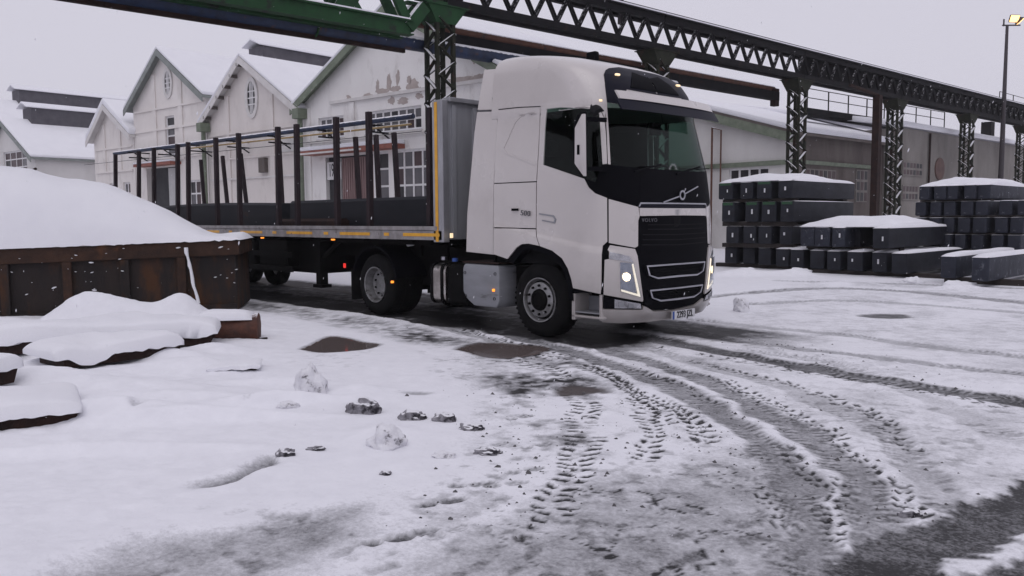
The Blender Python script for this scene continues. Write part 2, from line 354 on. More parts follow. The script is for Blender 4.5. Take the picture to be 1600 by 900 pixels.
n_lo = fbm(GX, GY, .35, 3, 1); n_mid = fbm(GX, GY, 1.6, 4, 2); n_hi = fbm(GX, GY, 9., 3, 3); n_fine = fbm(GX, GY, 30., 2, 4)
wx = GX+(fbm(GX, GY, 3.2, 3, 5)-.5)*.22; wy = GY+(fbm(GX, GY, 3.2, 3, 6)-.5)*.22
H = .04+(n_lo-.5)*.04+(n_mid-.5)*.016+(n_fine-.5)*.005
COV = np.ones_like(GX); DIRT = np.zeros_like(GX); PUD = np.zeros_like(GX)
far_fade = sst(60, 110, np.hypot(GX, GY))
def press(idx, k, cov, depth, dirt=0.):
    """sink the snow by weight k (0..1) towards a thin layer that covers cov of the asphalt"""
    COV[idx] = COV[idx]*(1-k)+np.minimum(COV[idx], cov)*k
    H[idx] = H[idx]*(1-k)+np.minimum(H[idx], depth)*k
    DIRT[idx] = np.maximum(DIRT[idx], dirt*k)
def track(P, width, cov, depth=.012, soft=.12, dirt=0., lug=0., pitch=.16, ends=(.3, .3), world=False, crown=False, berm=.006, rough=.35, serr=0., tread=0.):
    P = smooth_path(P if world else gpts(P)); idx, d, s, run = along(P, wx, wy, width+.5)
    ad = np.abs(d)+(serr*(2*((s/.17) % 1)-1)*(np.abs(d) > width*.3) if serr else 0.)
    k = 1-sst(width/2-soft, width/2+soft*.6, ad); e = sst(0, ends[0]+1e-6, s)*(1-sst(run-ends[1]-1e-6, run, s)); k = k*e
    c = np.full(len(idx), cov)+(n_hi[idx]-.5)*rough+(n_mid[idx]-.5)*rough
    if lug > 0:
        press(idx, k, np.clip(c, 0, 1), depth); ph = s/pitch+np.abs(d)/(width)*1.1
        st = sst(.0, .14, np.abs((ph % 1)-.5)*2-.52); side = np.abs(d)/(width/2)
        bar = st*sst(.12, .25, side)*(1-sst(.85, 1., side))*e
        nse = sst(.22, .42, fbm(GX[idx], GY[idx], 2.3, 3, 9)); bar = bar*nse
        H[idx] -= bar*lug; COV[idx] = np.minimum(COV[idx], 1-bar*.9)
    if tread: c = c+tread*np.sign(np.sin(2*math.pi*(s/.085+np.abs(d)*5)))*sst(.15, .3, np.abs(d)/(width/2))*sst(.35, .5, fbm(GX[idx], GY[idx], 1.7, 2, 41))
    if lug <= 0: press(idx, k, np.clip(c, 0, 1), depth)
    b = np.exp(-((np.abs(d)-width/2-.07)/.07)**2)*e; H[idx] += b*berm*(.2+1.6*n_hi[idx])
    return idx, d, s
def blob(px, rx, ry, ang, cov, depth, soft=.35, dirt=0., pud=0., rough=.3, clean=False):
    c = gz(*px)[:2]; k, q = math.cos(ang), math.sin(ang); X, Y = (GX, GY) if clean else (wx, wy)
    idx = np.where((np.abs(GX-c[0]) < rx+ry+.4) & (np.abs(GY-c[1]) < rx+ry+.4))[0]
    lx = (X[idx]-c[0])*R2[0]+(Y[idx]-c[1])*R2[1]; ly = (X[idx]-c[0])*F2[0]+(Y[idx]-c[1])*F2[1]
    u = (lx*k+ly*q)/rx; v = (-lx*q+ly*k)/ry; r = np.hypot(u, v); w = 1-sst(1-soft, 1+soft*.3, r)
    press(idx, w, np.clip(cov+(n_hi[idx]-.5)*rough+(n_mid[idx]-.5)*rough, 0, 1), depth, dirt)
    PUD[idx] = np.maximum(PUD[idx], pud*(1-sst(.8, .95, r)))
def region(poly, cov, depth, soft=.5, rough=.5):
    P = gpts(poly); Q = np.vstack([P, P[:1]]); ins = np.zeros(len(GX), bool)
    for a, b in zip(Q[:-1], Q[1:]):
        c = ((a[1] > wy) != (b[1] > wy)) & (wx < (b[0]-a[0])*(wy-a[1])/(b[1]-a[1]+1e-12)+a[0]); ins ^= c
    idx, d, s, run = along(Q, wx, wy, soft*2); dist = np.full(len(GX), 9.); dist[idx] = np.abs(d)
    w = np.where(ins, sst(-soft, soft, dist), sst(-soft, soft, -dist)); sel = np.where(w > .001)[0]
    press(sel, w[sel], np.clip(cov+(n_hi[sel]-.5)*rough+(n_mid[sel]-.5)*rough*1.4, 0, 1), depth)
# snow lies deeper on the left, round the skip and the buried steel
lam = GX*R2[0]+GY*R2[1]; dam = GX*F2[0]+GY*F2[1]
left = (1-sst(-3.4, -.8, lam+.12*(dam-6)))*(1-sst(13., 14.5, dam))
H += left*(.02+.06*sst(.35, .75, n_lo)+.05*(n_mid-.3)+.022*(n_hi-.4)+.006*n_fine)
def mound(px, rx, ry, hgt, ang=0.):
    c = gz(*px)[:2]; idx = np.where((np.abs(GX-c[0]) < 2.2*(rx+ry)) & (np.abs(GY-c[1]) < 2.2*(rx+ry)))[0]; k, q = math.cos(ang), math.sin(ang)
    lx = (GX[idx]-c[0])*R2[0]+(GY[idx]-c[1])*R2[1]; ly = (GX[idx]-c[0])*F2[0]+(GY[idx]-c[1])*F2[1]
    H[idx] += hgt*np.exp(-(((lx*k+ly*q)/rx)**2+((-lx*q+ly*k)/ry)**2))
# the driven yard: packed, slightly dirty snow
region([(690, 560), (830, 540), (1120, 505), (1250, 440), (1800, 440), (2300, 700), (1900, 1100), (400, 1050), (540, 880), (640, 800), (720, 730), (770, 640)], .86, .011, .5, .3)
# traffic lanes under the truck and beyond it
track([(-60, 8.55), (-30, 8.5), (-14, 8.5), (-7.2, 8.45), (-5.6, 8.35)], 1.4, .06, .004, .2, world=True, ends=(1, 1.2), rough=.5)
track([(-60, 10.6), (-30, 10.5), (-14, 10.4), (-6.6, 10.1), (-4.6, 9.8)], 1.3, .08, .004, .2, world=True, ends=(1, 1.6), rough=.5)
track([(-60, 9.5), (-16, 9.4), (-6.5, 9.2)], 1.3, .3, .012, .4, world=True, ends=(1, 1.2), rough=.5)
track([(-60, 7.5), (-20, 7.35), (-11, 7.1), (-7.5, 6.8)], 1.0, .62, .02, .4, world=True, ends=(1, 1), rough=1.2)
# curved tyre tracks of earlier lorries
for P_, w_, c_ in [([(690, 500), (800, 528), (880, 547), (950, 570), (1030, 597), (1110, 637), (1174, 680), (1228, 731), (1256, 780), (1268, 830), (1272, 900), (1270, 990)], .3, .4),
                   ([(740, 498), (850, 524), (950, 548), (1052, 580), (1130, 613), (1200, 648), (1270, 688), (1312, 726), (1346, 764), (1370, 805), (1390, 850), (1420, 930)], .29, .42),
                   ([(960, 530), (1100, 570), (1220, 605), (1360, 662), (1437, 729), (1492, 798), (1530, 860)], .3, .62),
                   ([(985, 522), (1130, 552), (1340, 590), (1480, 611), (1620, 636), (1900, 690)], .42, .24),
                   ([(1010, 512), (1200, 540), (1420, 566), (1620, 590), (1900, 620)], .3, .55),
                   ([(1060, 500), (1300, 523), (1480, 546), (1800, 580)], .32, .6),
                   ([(1120, 545), (1280, 565), (1480, 640), (1600, 700)], .26, .7),
                   ([(1090, 468), (1260, 452), (1400, 455), (1560, 470), (1900, 500)], .5, .5),
                   ([(1150, 478), (1300, 470), (1450, 478), (1600, 490), (1900, 515)], .4, .62),
                   ([(1200, 440), (1420, 445), (1600, 452), (1900, 470)], .45, .55),
                   ([(620, 498), (720, 520), (800, 545), (860, 575)], .3, .6)]:
    track(P_, w_, c_, .003, .05, rough=.22, berm=.005, tread=.12)
# wet asphalt strip in the near right corner
track([(1900, 690), (1600, 793), (1525, 822), (1473, 847), (1390, 892), (1290, 950)], .4, .2, .004, .035, rough=.2, serr=.03, berm=.002)
track([(1900, 800), (1640, 896), (1540, 940)], .3, .2, .004, .035, rough=.2, serr=.03, berm=.002)
# thin trampled slush in the middle foreground
region([(560, 930), (720, 850), (860, 770), (1010, 735), (1150, 700), (1230, 770), (1265, 930)], .6, .006, .25, .36)
region([(770, 590), (900, 560), (960, 640), (930, 760), (760, 850), (700, 800), (790, 720)], .72, .012, .3, 1.3)
region([(300, 930), (420, 815), (560, 800), (560, 850), (420, 930)], .6, .02, .18, .3)
region([(60, 930), (180, 870), (400, 835), (410, 870), (280, 930)], .62, .02, .18, .3)
region([(985, 612), (1050, 640), (1158, 690), (1010, 728), (940, 640)], 1., .014, .12, .1)
# cracked crust
ck = np.abs(fbm(wx*1.0+3, wy*1.6, 1.5, 4, 31)-.5); ck2 = fbm(GX, GY, 1.1, 2, 32)
cz = np.zeros(len(GX)); _P = gpts([(700, 900), (760, 800), (1020, 740), (1150, 705), (1225, 760), (1250, 930), (700, 960)]); _Q = np.vstack([_P, _P[:1]]); _in = np.zeros(len(GX), bool)
for _a, _b in zip(_Q[:-1], _Q[1:]): _in ^= ((_a[1] > GY) != (_b[1] > GY)) & (GX < (_b[0]-_a[0])*(GY-_a[1])/(_b[1]-_a[1]+1e-12)+_a[0])
crack = (1-sst(.002, .008, ck))*sst(.45, .58, ck2)*_in; COV -= crack*.45; H -= crack*.003
# lugged tyre prints
for P_, w_, pt in [([(900, 596), (914, 630), (918, 655), (914, 690), (902, 725), (880, 770), (852, 830), (835, 870)], .3, .115), ([(935, 580), (972, 606), (996, 636), (1010, 665), (1018, 700), (1006, 740)], .2, .12), ([(905, 570), (950, 590), (985, 612), (1020, 640), (1030, 670)], .2, .12), ([(1035, 625), (1066, 648), (1092, 672), (1098, 704)], .22, .13), ([(1296, 738), (1312, 790), (1310, 880)], .13, .12), ([(1215, 690), (1262, 745), (1282, 790)], .1, .14), ([(985, 575), (1060, 603), (1130, 640)], .12, .14), ([(700, 512), (790, 535), (890, 560), (960, 585)], .22, .13), ([(1390, 740), (1420, 790), (1428, 830)], .14, .13), ([(1010, 565), (1120, 598), (1200, 640)], .1, .15), ([(770, 560), (850, 575), (905, 600)], .25, .13), ([(800, 548), (890, 566), (960, 592), (1050, 640), (1120, 700)], .14, .12), ([(1110, 590), (1230, 640), (1320, 700), (1390, 770)], .12, .13), ([(1060, 560), (1200, 592), (1340, 640), (1450, 720)], .12, .13), ([(1150, 700), (1200, 770), (1215, 850)], .1, .12), ([(1010, 540), (1200, 575), (1400, 606), (1600, 645)], .16, .16)]:
    track(P_, w_, .96, .013, .05, lug=.009, pitch=pt, berm=.003, rough=.15)
# streaks, footprints, puddles
track([(268, 776), (350, 757), (440, 727)], .16, .3, .01, .09, ends=(.3, .05), rough=.2)
def foot(px, ang, s=1., cov=.32):
    a = ang; c, q = math.cos(a), math.sin(a); p = gz(*px)[:2]
    def off(l, o):
        w = p+R2*(c*l-q*o)*s+F2*(q*l+c*o)*s
        return w
    for l, rx, ry in ((.07, .085, .05), (-.085, .055, .042)):
        w = off(l, 0); idx = np.where((np.abs(GX-w[0]) < .3) & (np.abs(GY-w[1]) < .3))[0]
        dx, dy = GX[idx]-w[0], GY[idx]-w[1]; lx = dx*R2[0]+dy*R2[1]; ly = dx*F2[0]+dy*F2[1]
        r = np.hypot((lx*c+ly*q)/(rx*s), (-lx*q+ly*c)/(ry*s)); k = 1-sst(.8, 1.05, r)
        tread = .5+.5*np.sign(np.sin((lx*c+ly*q)*170))
        press(idx, k, cov+.2*tread*(cov > .3), .004); H[idx] -= k*tread*.001
        H[idx] += np.exp(-((r-1.2)/.18)**2)*.005
for p, a, c in [((605, 852), .55, .25), ((690, 790), .5, .28), ((735, 762), .4, .35), ((820, 738), .5, .4), ((838, 700), .6, .4), ((1072, 878), .7, .3), ((1175, 812), .9, .38), ((1160, 752), .3, .42), ((812, 655), .7, .4), ((800, 622), .4, .45), ((770, 700), .9, .5), ((790, 760), .4, .5), ((1215, 722), .2, .4), ((640, 842), .55, .35), ((700, 835), .9, .55), ((1060, 880), .7, .33)]:
    foot(p, a, 1., c)
def puddle(poly, level=.016):
    P = smooth_path(np.vstack([gpts(poly), gpts(poly)[:1]]), 4); ins = np.zeros(len(GX), bool); X, Y = GX+(wx-GX)*.35, GY+(wy-GY)*.35
    for a, b in zip(P[:-1], P[1:]): ins ^= ((a[1] > Y) != (b[1] > Y)) & (X < (b[0]-a[0])*(Y-a[1])/(b[1]-a[1]+1e-12)+a[0])
    idx, d, s_, run = along(P, X, Y, .6); dist = np.full(len(GX), 9.); dist[idx] = np.abs(d); out = np.where(~ins & (dist < .5))[0]
    k = 1-sst(0., .4, dist[out]); H[out] = H[out]*(1-k)+np.minimum(H[out], level+.008+dist[out]*.05)*k; COV[out] -= (1-sst(0, .09, dist[out]))*.45
    i_ = np.where(ins)[0]; H[i_] = level; COV[i_] = 0.; DIRT[i_] = 1.; PUD[i_] = 1.
PUDS = [[(470, 549), (488, 540), (512, 529), (535, 530), (565, 537), (594, 541), (575, 548), (540, 552), (500, 554)], [(712, 549), (735, 541), (775, 537), (820, 541), (858, 547), (838, 555), (790, 562), (750, 558)]]
blob((905, 612), .26, .3, 0, .15, .0, .5, .5, .3, .2)
blob((1388, 495), .45, .35, 0, .25, .004, .3, 0, .2, .2)
blob((650, 621), .22, .1, .1, .55, .03, .6); blob((222, 665), .1, .1, 0, .8, .02)
# mounds over buried scrap, lower left
for p, rx, ry, h, a in [((185, 512), .75, .3, .36, 0), ((120, 514), .5, .25, .26, 0), ((285, 508), .34, .28, .34, 0), ((-30, 530), .5, .3, .2, 0), ((196, 556), .36, .2, .3, 0), ((250, 575), .5, .2, .16, .1), ((90, 566), .4, .14, .14, 0), ((30, 620), .8, .22, .16, 0), ((170, 668), .45, .16, .14, 0), ((300, 545), .2, .2, .1, 0), ((80, 585), .5, .25, .1, 0), ((290, 590), .6, .3, .12, .1), ((200, 630), .9, .25, .1, 0), ((250, 660), .6, .2, .08, .05), ((300, 640), .8, .14, .06, .1), ((330, 668), .7, .07, .1, .22), ((430, 640), .5, .08, .1, .3), ((120, 722), .9, .09, .08, .12), ((420, 610), .4, .1, .06, .2), ((340, 560), .4, .3, .12, 0), ((320, 520), .5, .5, .16, 0), ((560, 620), .25, .2, .07, 0), ((600, 690), .25, .2, .09, 0), ((485, 600), .15, .25, .06, 0)]:
    mound(p, rx, ry, h, a)
# ploughed heaps of snow in front of the stacked steel
for p, rx, ry, h in [((1135, 434), .5, .25, .1), ((1165, 434), .5, .3, .14), ((1215, 434), .6, .3, .12), ((1250, 434), .4, .3, .14), ((1310, 445), 1.0, .3, .06), ((1500, 452), .5, .3, .1), ((1160, 490), .12, .12, .06)]:
    mound(p, rx, ry, h)
# crumbs thrown up beside the wheel tracks
crumb = sst(.66, .8, fbm(GX, GY, 7., 2, 21))*sst(.5, .62, fbm(GX, GY, .9, 2, 22))*(COV < .97)*(dam < 22)*(1-left)
H += crumb*.012*(1-sst(9, 14, dam))
near_pit = sst(.62, .74, fbm(GX, GY, 11., 2, 23))*sst(.48, .58, fbm(GX, GY, .8, 2, 24))*(1-left)*(1-sst(10, 15, dam))
COV -= near_pit*.22*(COV > .5); H -= near_pit*.004*(COV > .5)
for q_ in PUDS: puddle(q_)
H = H*(1-far_fade)
COV = np.clip(COV, 0, 1)
nI, nJ = LA.shape
me = bpy.data.meshes.new('snowy_ground'); me.vertices.add(nI*nJ)
me.vertices.foreach_set('co', np.stack([GX, GY, H], 1).ravel().astype(np.float32))
I, J = np.meshgrid(np.arange(nI-1), np.arange(nJ-1), indexing='ij'); a = (I*nJ+J).ravel()
loops = np.stack([a, a+nJ, a+nJ+1, a+1], 1).ravel().astype(np.int32); nf = len(a)
me.loops.add(nf*4); me.polygons.add(nf); me.loops.foreach_set('vertex_index', loops)
me.polygons.foreach_set('loop_start', np.arange(0, nf*4, 4, dtype=np.int32)); me.polygons.foreach_set('use_smooth', np.ones(nf, bool))
at = me.attributes.new('cover', 'FLOAT_VECTOR', 'POINT'); at.data.foreach_set('vector', np.stack([COV, DIRT, PUD], 1).ravel().astype(np.float32))
me.update(calc_edges=True); me.validate()
mt, N, L, B = nodes_of('snow, slush and wet asphalt'); M['ground'] = mt
an = N.new('ShaderNodeAttribute'); an.attribute_name = 'cover'; sx = N.new('ShaderNodeSeparateXYZ'); L.new(an.outputs['Vector'], sx.inputs[0])
tc = N.new('ShaderNodeTexCoord')
def gn(sc, det=5, ro=.6):
    n = N.new('ShaderNodeTexNoise'); n.inputs['Scale'].default_value = sc; n.inputs['Detail'].default_value = det; n.inputs['Roughness'].default_value = ro
    L.new(tc.outputs['Object'], n.inputs['Vector']); return n.outputs[0]
def mr(src, a, b, c=0., d=1.):
    r = N.new('ShaderNodeMapRange'); r.clamp = True; L.new(src, r.inputs[0])
    for i, v in ((1, a), (2, b), (3, c), (4, d)): r.inputs[i].default_value = v
    return r.outputs[0]
def mth(op, a, b):
    n = N.new('ShaderNodeMath'); n.operation = op
    for i, v in ((0, a), (1, b)):
        if isinstance(v, (int, float)): n.inputs[i].default_value = v
        else: L.new(v, n.inputs[i])
    return n.outputs[0]
def mxc(f, a, b):
    x = N.new('ShaderNodeMixRGB'); L.new(f, x.inputs[0])
    for k, v in ((1, a), (2, b)):
        if isinstance(v, tuple): x.inputs[k].default_value = v+(1,)
        else: L.new(v, x.inputs[k])
    return x.outputs[0]
g1, g2, g3 = gn(34, 6, .7), gn(110, 3), gn(6, 5)
asph = mxc(mr(g2, .35, .7), (.01, .0097, .011), (.024, .023, .0255))
snowc = mxc(mr(g3, .3, .7), (.80, .80, .845), (.74, .74, .785))
thr = mth('ADD', mth('MULTIPLY', g1, .75), mth('MULTIPLY', g2, .25))     # fine grain decides where snow still covers
cv = mth('ADD', mth('MULTIPLY', mth('SUBTRACT', sx.outputs[0], .5), 1.1), mth('SUBTRACT', .98, thr))
cf = mr(cv, .1, .95)
colr = mxc(cf, asph, snowc)
colr = mxc(mr(sx.outputs[1], .1, .9), colr, (.13, .105, .1))
L.new(colr, B.inputs['Base Color'])
rg = mxc(cf, (.55, .55, .55), (.85, .85, .85)); rg = mxc(sx.outputs[2], rg, (.07, .07, .07)); L.new(rg, B.inputs['Roughness']); B.inputs['Specular IOR Level'].default_value = .3
bp = N.new('ShaderNodeBump'); bp.inputs['Distance'].default_value = .012; L.new(mth('MULTIPLY', thr, 1.), bp.inputs['Height'])
L.new(mth('MULTIPLY', mth('SUBTRACT', 1., sx.outputs[2]), .5), bp.inputs['Strength']); L.new(bp.outputs[0], B.inputs['Normal'])
ground = link('snowy_ground', me, mt); tag(ground, 'snow covered yard ground with tyre tracks and wet asphalt', kind='structure')
HG = H.reshape(nI, nJ)
def ground_z(x, y):
    l = x*R2[0]+y*R2[1]; d = x*F2[0]+y*F2[1]
    i = int(np.clip(np.searchsorted(lat, l), 0, nI-1)); j = int(np.clip(np.searchsorted(dep, d), 0, nJ-1)); return float(HG[i, j])
# ------------------------------------------------------------------ the tractor unit
YC, XF, YN = 9.21, -6.33, 7.96            # centre line, front, near flank
XA, XR = -7.75, -11.62                    # front axle, rear axle
TRK = np.array([-8.6, YC, 0.])
truck = thing('truck', 'white lorry tractor with black visor and lit headlamps, pulling the flatbed trailer', 'truck', tuple(TRK))
T_XF = ([.28, .38, .5, .65, 1.2, 1.6, 1.8, 2.25, 2.96, 3.1, 3.3, 3.43, 3.55, 3.64, 3.73, 3.8, 3.87, 3.93], [-.12, -.05, -.01, 0, 0, -.015, -.03, -.09, -.28, -.31, -.38, -.47, -.6, -.78, -1.05, -1.4, -1.9, -2.4])
T_W = ([.28, .45, .7, 1.0, 1.9, 2.25, 3.0, 3.3, 3.5, 3.64, 3.73, 3.79, 3.84, 3.88, 3.91, 3.93], [1.2, 1.235, 1.25, 1.25, 1.25, 1.24, 1.19, 1.175, 1.165, 1.152, 1.12, 1.07, .96, .75, .5, .2])
def lerp(T, z):
    X, Yv = T
    if z <= X[0]: return Yv[0]
    if z >= X[-1]: return Yv[-1]
    for i in range(len(X)-1):
        if z <= X[i+1]: return Yv[i]+(Yv[i+1]-Yv[i])*(z-X[i])/(X[i+1]-X[i])
LC = .62
def cabg(x, y, z):
    w = lerp(T_W, z)
    if z < 3.0:                                            # pressed crease that falls towards the front wheel
        t = (1.62+(x+8.9)*-.17)-z; w += .04*min(1, max(0, t/.05))*min(1, max(0, (2.2-z)))-.02
    dy = abs(y-YC)/w; dx = (x-(XF+lerp(T_XF, z)-LC))/LC
    if dx <= 0: return dy-1
    return (dy**3.1+dx**3.1)**(1/3.1)-1
def cabn(p):
    e = .004; g0 = np.array([cabg(p[0]+e, p[1], p[2])-cabg(p[0]-e, p[1], p[2]), cabg(p[0], p[1]+e, p[2])-cabg(p[0], p[1]-e, p[2]), cabg(p[0], p[1], p[2]+e)-cabg(p[0], p[1], p[2]-e)])
    return g0/(np.linalg.norm(g0)+1e-12)
def hit(px, py):
    d = ray(px, py); d = d/np.linalg.norm(d); t = 8.0; best = (9e9, t); prev = t
    while t < 16:
        p = EYE+d*t; g = cabg(*p)
        if g < best[0]: best = (g, t)
        if g < 0:
            lo, hi = prev, t
            for _ in range(14):
                mid = (lo+hi)/2
                if cabg(*(EYE+d*mid)) < 0: hi = mid
                else: lo = mid
            return EYE+d*hi
        prev = t; t += .07
    return EYE+d*best[1]
HC = {}
def patch(mb, poly, off=.006, thick=.02, gs=7., mirror=True, holes=(), normal=None):
    """a body panel: its outline as seen, laid on the cab's curved skin and given thickness"""
    xs = [p[0] for p in poly]; ys = [p[1] for p in poly]
    V, F, E = cut2d(poly, np.arange(min(xs)+gs*.5, max(xs), gs), np.arange(min(ys)+gs*.5, max(ys), gs), holes); k = len(V)
    A, Bk = [], []
    for x, y in V:
        key = (round(x, 3), round(y, 3))
        if key not in HC: p = hit(x, y); HC[key] = (p, cabn(p))
        p, n = HC[key]; A.append(p+n*off); Bk.append(p+n*(off-thick))
    fs = F+[tuple(i+k for i in f[::-1]) for f in F]+[(a, b, b+k, a+k) for a, b in E]
    mb.add(A+Bk, fs)
    if mirror: mb.add([(p[0], 2*YC-p[1], p[2]) for p in A+Bk], [f[::-1] for f in fs])
    return mb
def panel(name, polys, material, parent=None, off=.006, thick=.02, gs=7., smooth=.6, label=None):
    """a panel on both flanks: two objects, or one welded on the centre line; parent may be a (near, far) pair"""
    if not isinstance(polys[0], list): polys = [polys]
    par = parent if isinstance(parent, (tuple, list)) else (parent or truck, parent or truck)
    mb = MB(TRK)
    for p in polys: patch(mb, p, off, thick, gs, False)
    far = [(p[0], 2*YC-p[1], p[2]) for p in mb.v]
    if max(p[1] for p in mb.v) > YC-.015:
        k = len(mb.v); fl = list(mb.f)
        mb.v = [(p[0], YC, p[2]) if p[1] > YC-.015 else p for p in mb.v]; far = [(p[0], 2*YC-p[1], p[2]) for p in mb.v]
        mb.add(far, [f[::-1] for f in fl])
        o = mb.build(name, material, par[0], 0)
        bm = bmesh.new(); bm.from_mesh(o.data); bmesh.ops.remove_doubles(bm, verts=bm.verts, dist=.0015); bmesh.ops.recalc_face_normals(bm, faces=bm.faces); bm.to_mesh(o.data); bm.free()
        for f in o.data.polygons: f.use_smooth = True
        o.data.set_sharp_from_angle(angle=smooth); out = (o, o)
    else:
        mf = MB(TRK); mf.add(far, [f[::-1] for f in mb.f])
        out = (mb.build(name, material, par[0], smooth), mf.build(name, material, par[1], smooth))
    if label:
        for o in out: o['label'] = label
    return out
WP = M['white_paint']
def cpx(y_img):                     # image column of the centre line on the cab front at that image row
    lo, hi = 960., 1120.
    for _ in range(18):
        mid = (lo+hi)/2
        if hit(mid, y_img)[1] < YC: lo = mid
        else: hi = mid
    return (lo+hi)/2
# roof shell, lofted ring by ring
def ring(z, n=44):
    w = lerp(T_W, z)-(.02 if z < 3 else 0); xf = XF+lerp(T_XF, z); xr = -8.62-.06*(3.4-z if z < 3.4 else 0)+max(0, z-3.6)*.2; pts = []
    x0 = xf-LC
    if x0 < xr+.05: x0 = xr+.05
    pts.append((xr, YC-w, z))
    for i in range(1, 5): pts.append((xr+(x0-xr)*i/5, YC-w, z))
    L_ = xf-x0
    for i in range(n+1):
        a = math.pi*i/n-math.pi/2; c, s_ = math.cos(a), math.sin(a); e = 2/3.1
        pts.append((x0+L_*abs(c)**e, YC+w*math.copysign(abs(s_)**e, s_), z))
    for i in range(4, 0, -1): pts.append((xr+(x0-xr)*i/5, YC+w, z))
    pts.append((xr, YC+w, z)); return pts
zs = [2.99, 3.05, 3.12, 3.2, 3.3, 3.38, 3.46, 3.53, 3.6, 3.66, 3.71, 3.75, 3.78, 3.81, 3.84, 3.87, 3.89, 3.91, 3.93]
mb = MB(TRK); rings = [ring(z) for z in zs]; n = len(rings[0]); V = [p for r_ in rings for p in r_]; Fs = []
for i in range(len(zs)-1):
    for j in range(n): Fs.append((i*n+j, i*n+(j+1) % n, (i+1)*n+(j+1) % n, (i+1)*n+j))
Fs.append(tuple((len(zs)-1)*n+j for j in range(n)))
mb.add(V, Fs); roof = mb.build('roof', WP, truck, .9)
mb = MB(TRK)                                               # dark inner frame behind the panel gaps
for x0, y0, x1, y1 in ((772, 168, 846, 400), (838, 262, 948, 380), (952, 320, 1000, 500), (846, 375, 948, 392)):
    pass
patch(mb, [(773, 175), (846, 172), (840, 262), (914, 282), (950, 312), (1000, 326), (1000, 398), (948, 398), (848, 384), (812, 384), (796, 402), (772, 396)], -.02, .02, 12)
patch(mb, [(868, 400), (940, 396), (1000, 400), (1010, 480), (945, 482), (941, 462), (896, 448)], -.03, .02, 12)
mb.box((-8.66, YC-1.15, .95), (-8.62, YC+1.15, 3.3)); mb.box((-8.6, YC-1.12, 1.0), (-6.75, YC+1.12, 1.25))
mb.build('inner_frame', M['dark_liner'], truck)
# flank panels (seen side and its mirror image)
panel('upper_side_panel', [(779.5, 172.5), (812, 169), (844, 167.5), (843.3, 200), (841, 240), (838.3, 283), (772.5, 286), (774.5, 240), (777, 200)], WP)
panel('roof_seam', [(779.5, 170.6), (812, 167.2), (845, 165.8), (845, 166.9), (812, 168.4), (779.5, 171.9)], M['dark_liner'], off=.009, thick=.004, gs=8)
panel('locker_door', [(772.2, 287.5), (838, 284.8), (837.6, 356.6), (771.8, 355)], WP)
panel('lower_side_panel', [(771.8, 356.8), (837.5, 358.4), (838, 370), (842.5, 384), (826, 380.5), (815, 381.5), (807, 387), (793, 404.5), (771.3, 397)], WP)
panel('pressed_rib', [(838, 176.2), (824, 177), (812, 181), (804, 190), (786, 228), (785, 233), (790, 240), (838, 258.5), (838, 256), (792, 238), (788, 232.5), (806, 192), (813.5, 183.2), (825, 179.2), (838, 178.4)], WP, off=.012, thick=.006, gs=5)
door = panel('door', [(845.6, 167.4), (876, 165.2), (924, 167), (938, 173), (944.5, 186), (947, 215), (948.5, 256), (941.5, 256.5), (938.5, 210), (936.5, 178), (926, 170.5), (900, 168.6), (876, 167.6), (854.5, 169.8), (852, 200), (849, 257.5), (913.5, 279.5), (920, 293), (930, 302), (948.6, 309.5), (949, 377.5), (941.8, 384), (940.2, 398), (939.6, 459.5), (918, 455), (895.8, 450), (893, 436), (887.5, 419), (878.5, 403.5), (863, 391.5), (844, 384.5), (839.3, 370), (838.8, 356), (839.5, 284), (842.5, 235)], WP)
panel('door_handle', [(843.5, 333), (866, 336.5), (870, 343), (868, 349), (848, 345), (848, 343.4), (866, 346.6), (867.6, 343), (865, 338.6), (843.5, 335)], M['grey_plastic'], door, .016, .012, 5)
panel('side_window', [(855, 170.2), (876, 168.2), (900, 169), (926, 171), (936, 178), (938, 210), (940.8, 257), (930, 284), (914, 278.6), (850, 257.2), (852.5, 200)], M['glass'], off=-.002, thick=.006)
panel('pillar_panel', [(946, 168), (947.6, 157.5), (951.4, 211), (954, 257), (949.8, 256.5), (948.3, 215)], WP, gs=5)
panel('upper_pillar_panel', [(925, 150), (943.2, 120), (947.4, 157), (945.4, 185), (938.5, 171.5), (925, 165)], WP, off=.004, gs=5)
panel('side_trim', [(849, 258.8), (913.8, 280.2), (921, 293.5), (931, 302.2), (950, 309.5), (975, 316.4), (996, 321.8), (1001, 317), (1001, 262.5), (954, 258), (941, 257.6), (930.5, 285), (914, 279.4)], M['black_trim'], off=.004)
# wind deflectors behind the cab
def flap(name, pts, y0=YN+.03, t=.04):
    for m_ in (0, 1):
        mb = MB(TRK); A = [py_(x, y, y0+dy) for x, y, dy in pts]; Bk = [p+np.array([0, t, 0]) for p in A]
        if m_: A = [(p[0], 2*YC-p[1], p[2]) for p in A]; Bk = [(p[0], 2*YC-p[1], p[2]) for p in Bk]
        k = len(A); mb.add(A+Bk, [tuple(range(k)), tuple(range(k, 2*k))[::-1]]+[(i, (i+1) % k, (i+1) % k+k, i+k) for i in range(k)])
        mb.build(name, WP, truck, bevel=.008)
flap('upper_deflector', [(756, 109, .2), (789, 107, .22), (778.6, 171, .07), (745.8, 172, .07)])
flap('lower_deflector', [(745.3, 175, .06), (778.2, 174, .06), (771.2, 287, .0), (770.4, 398, .0), (728.2, 393.5, .0), (729.8, 333, .0), (741, 207, .04)])
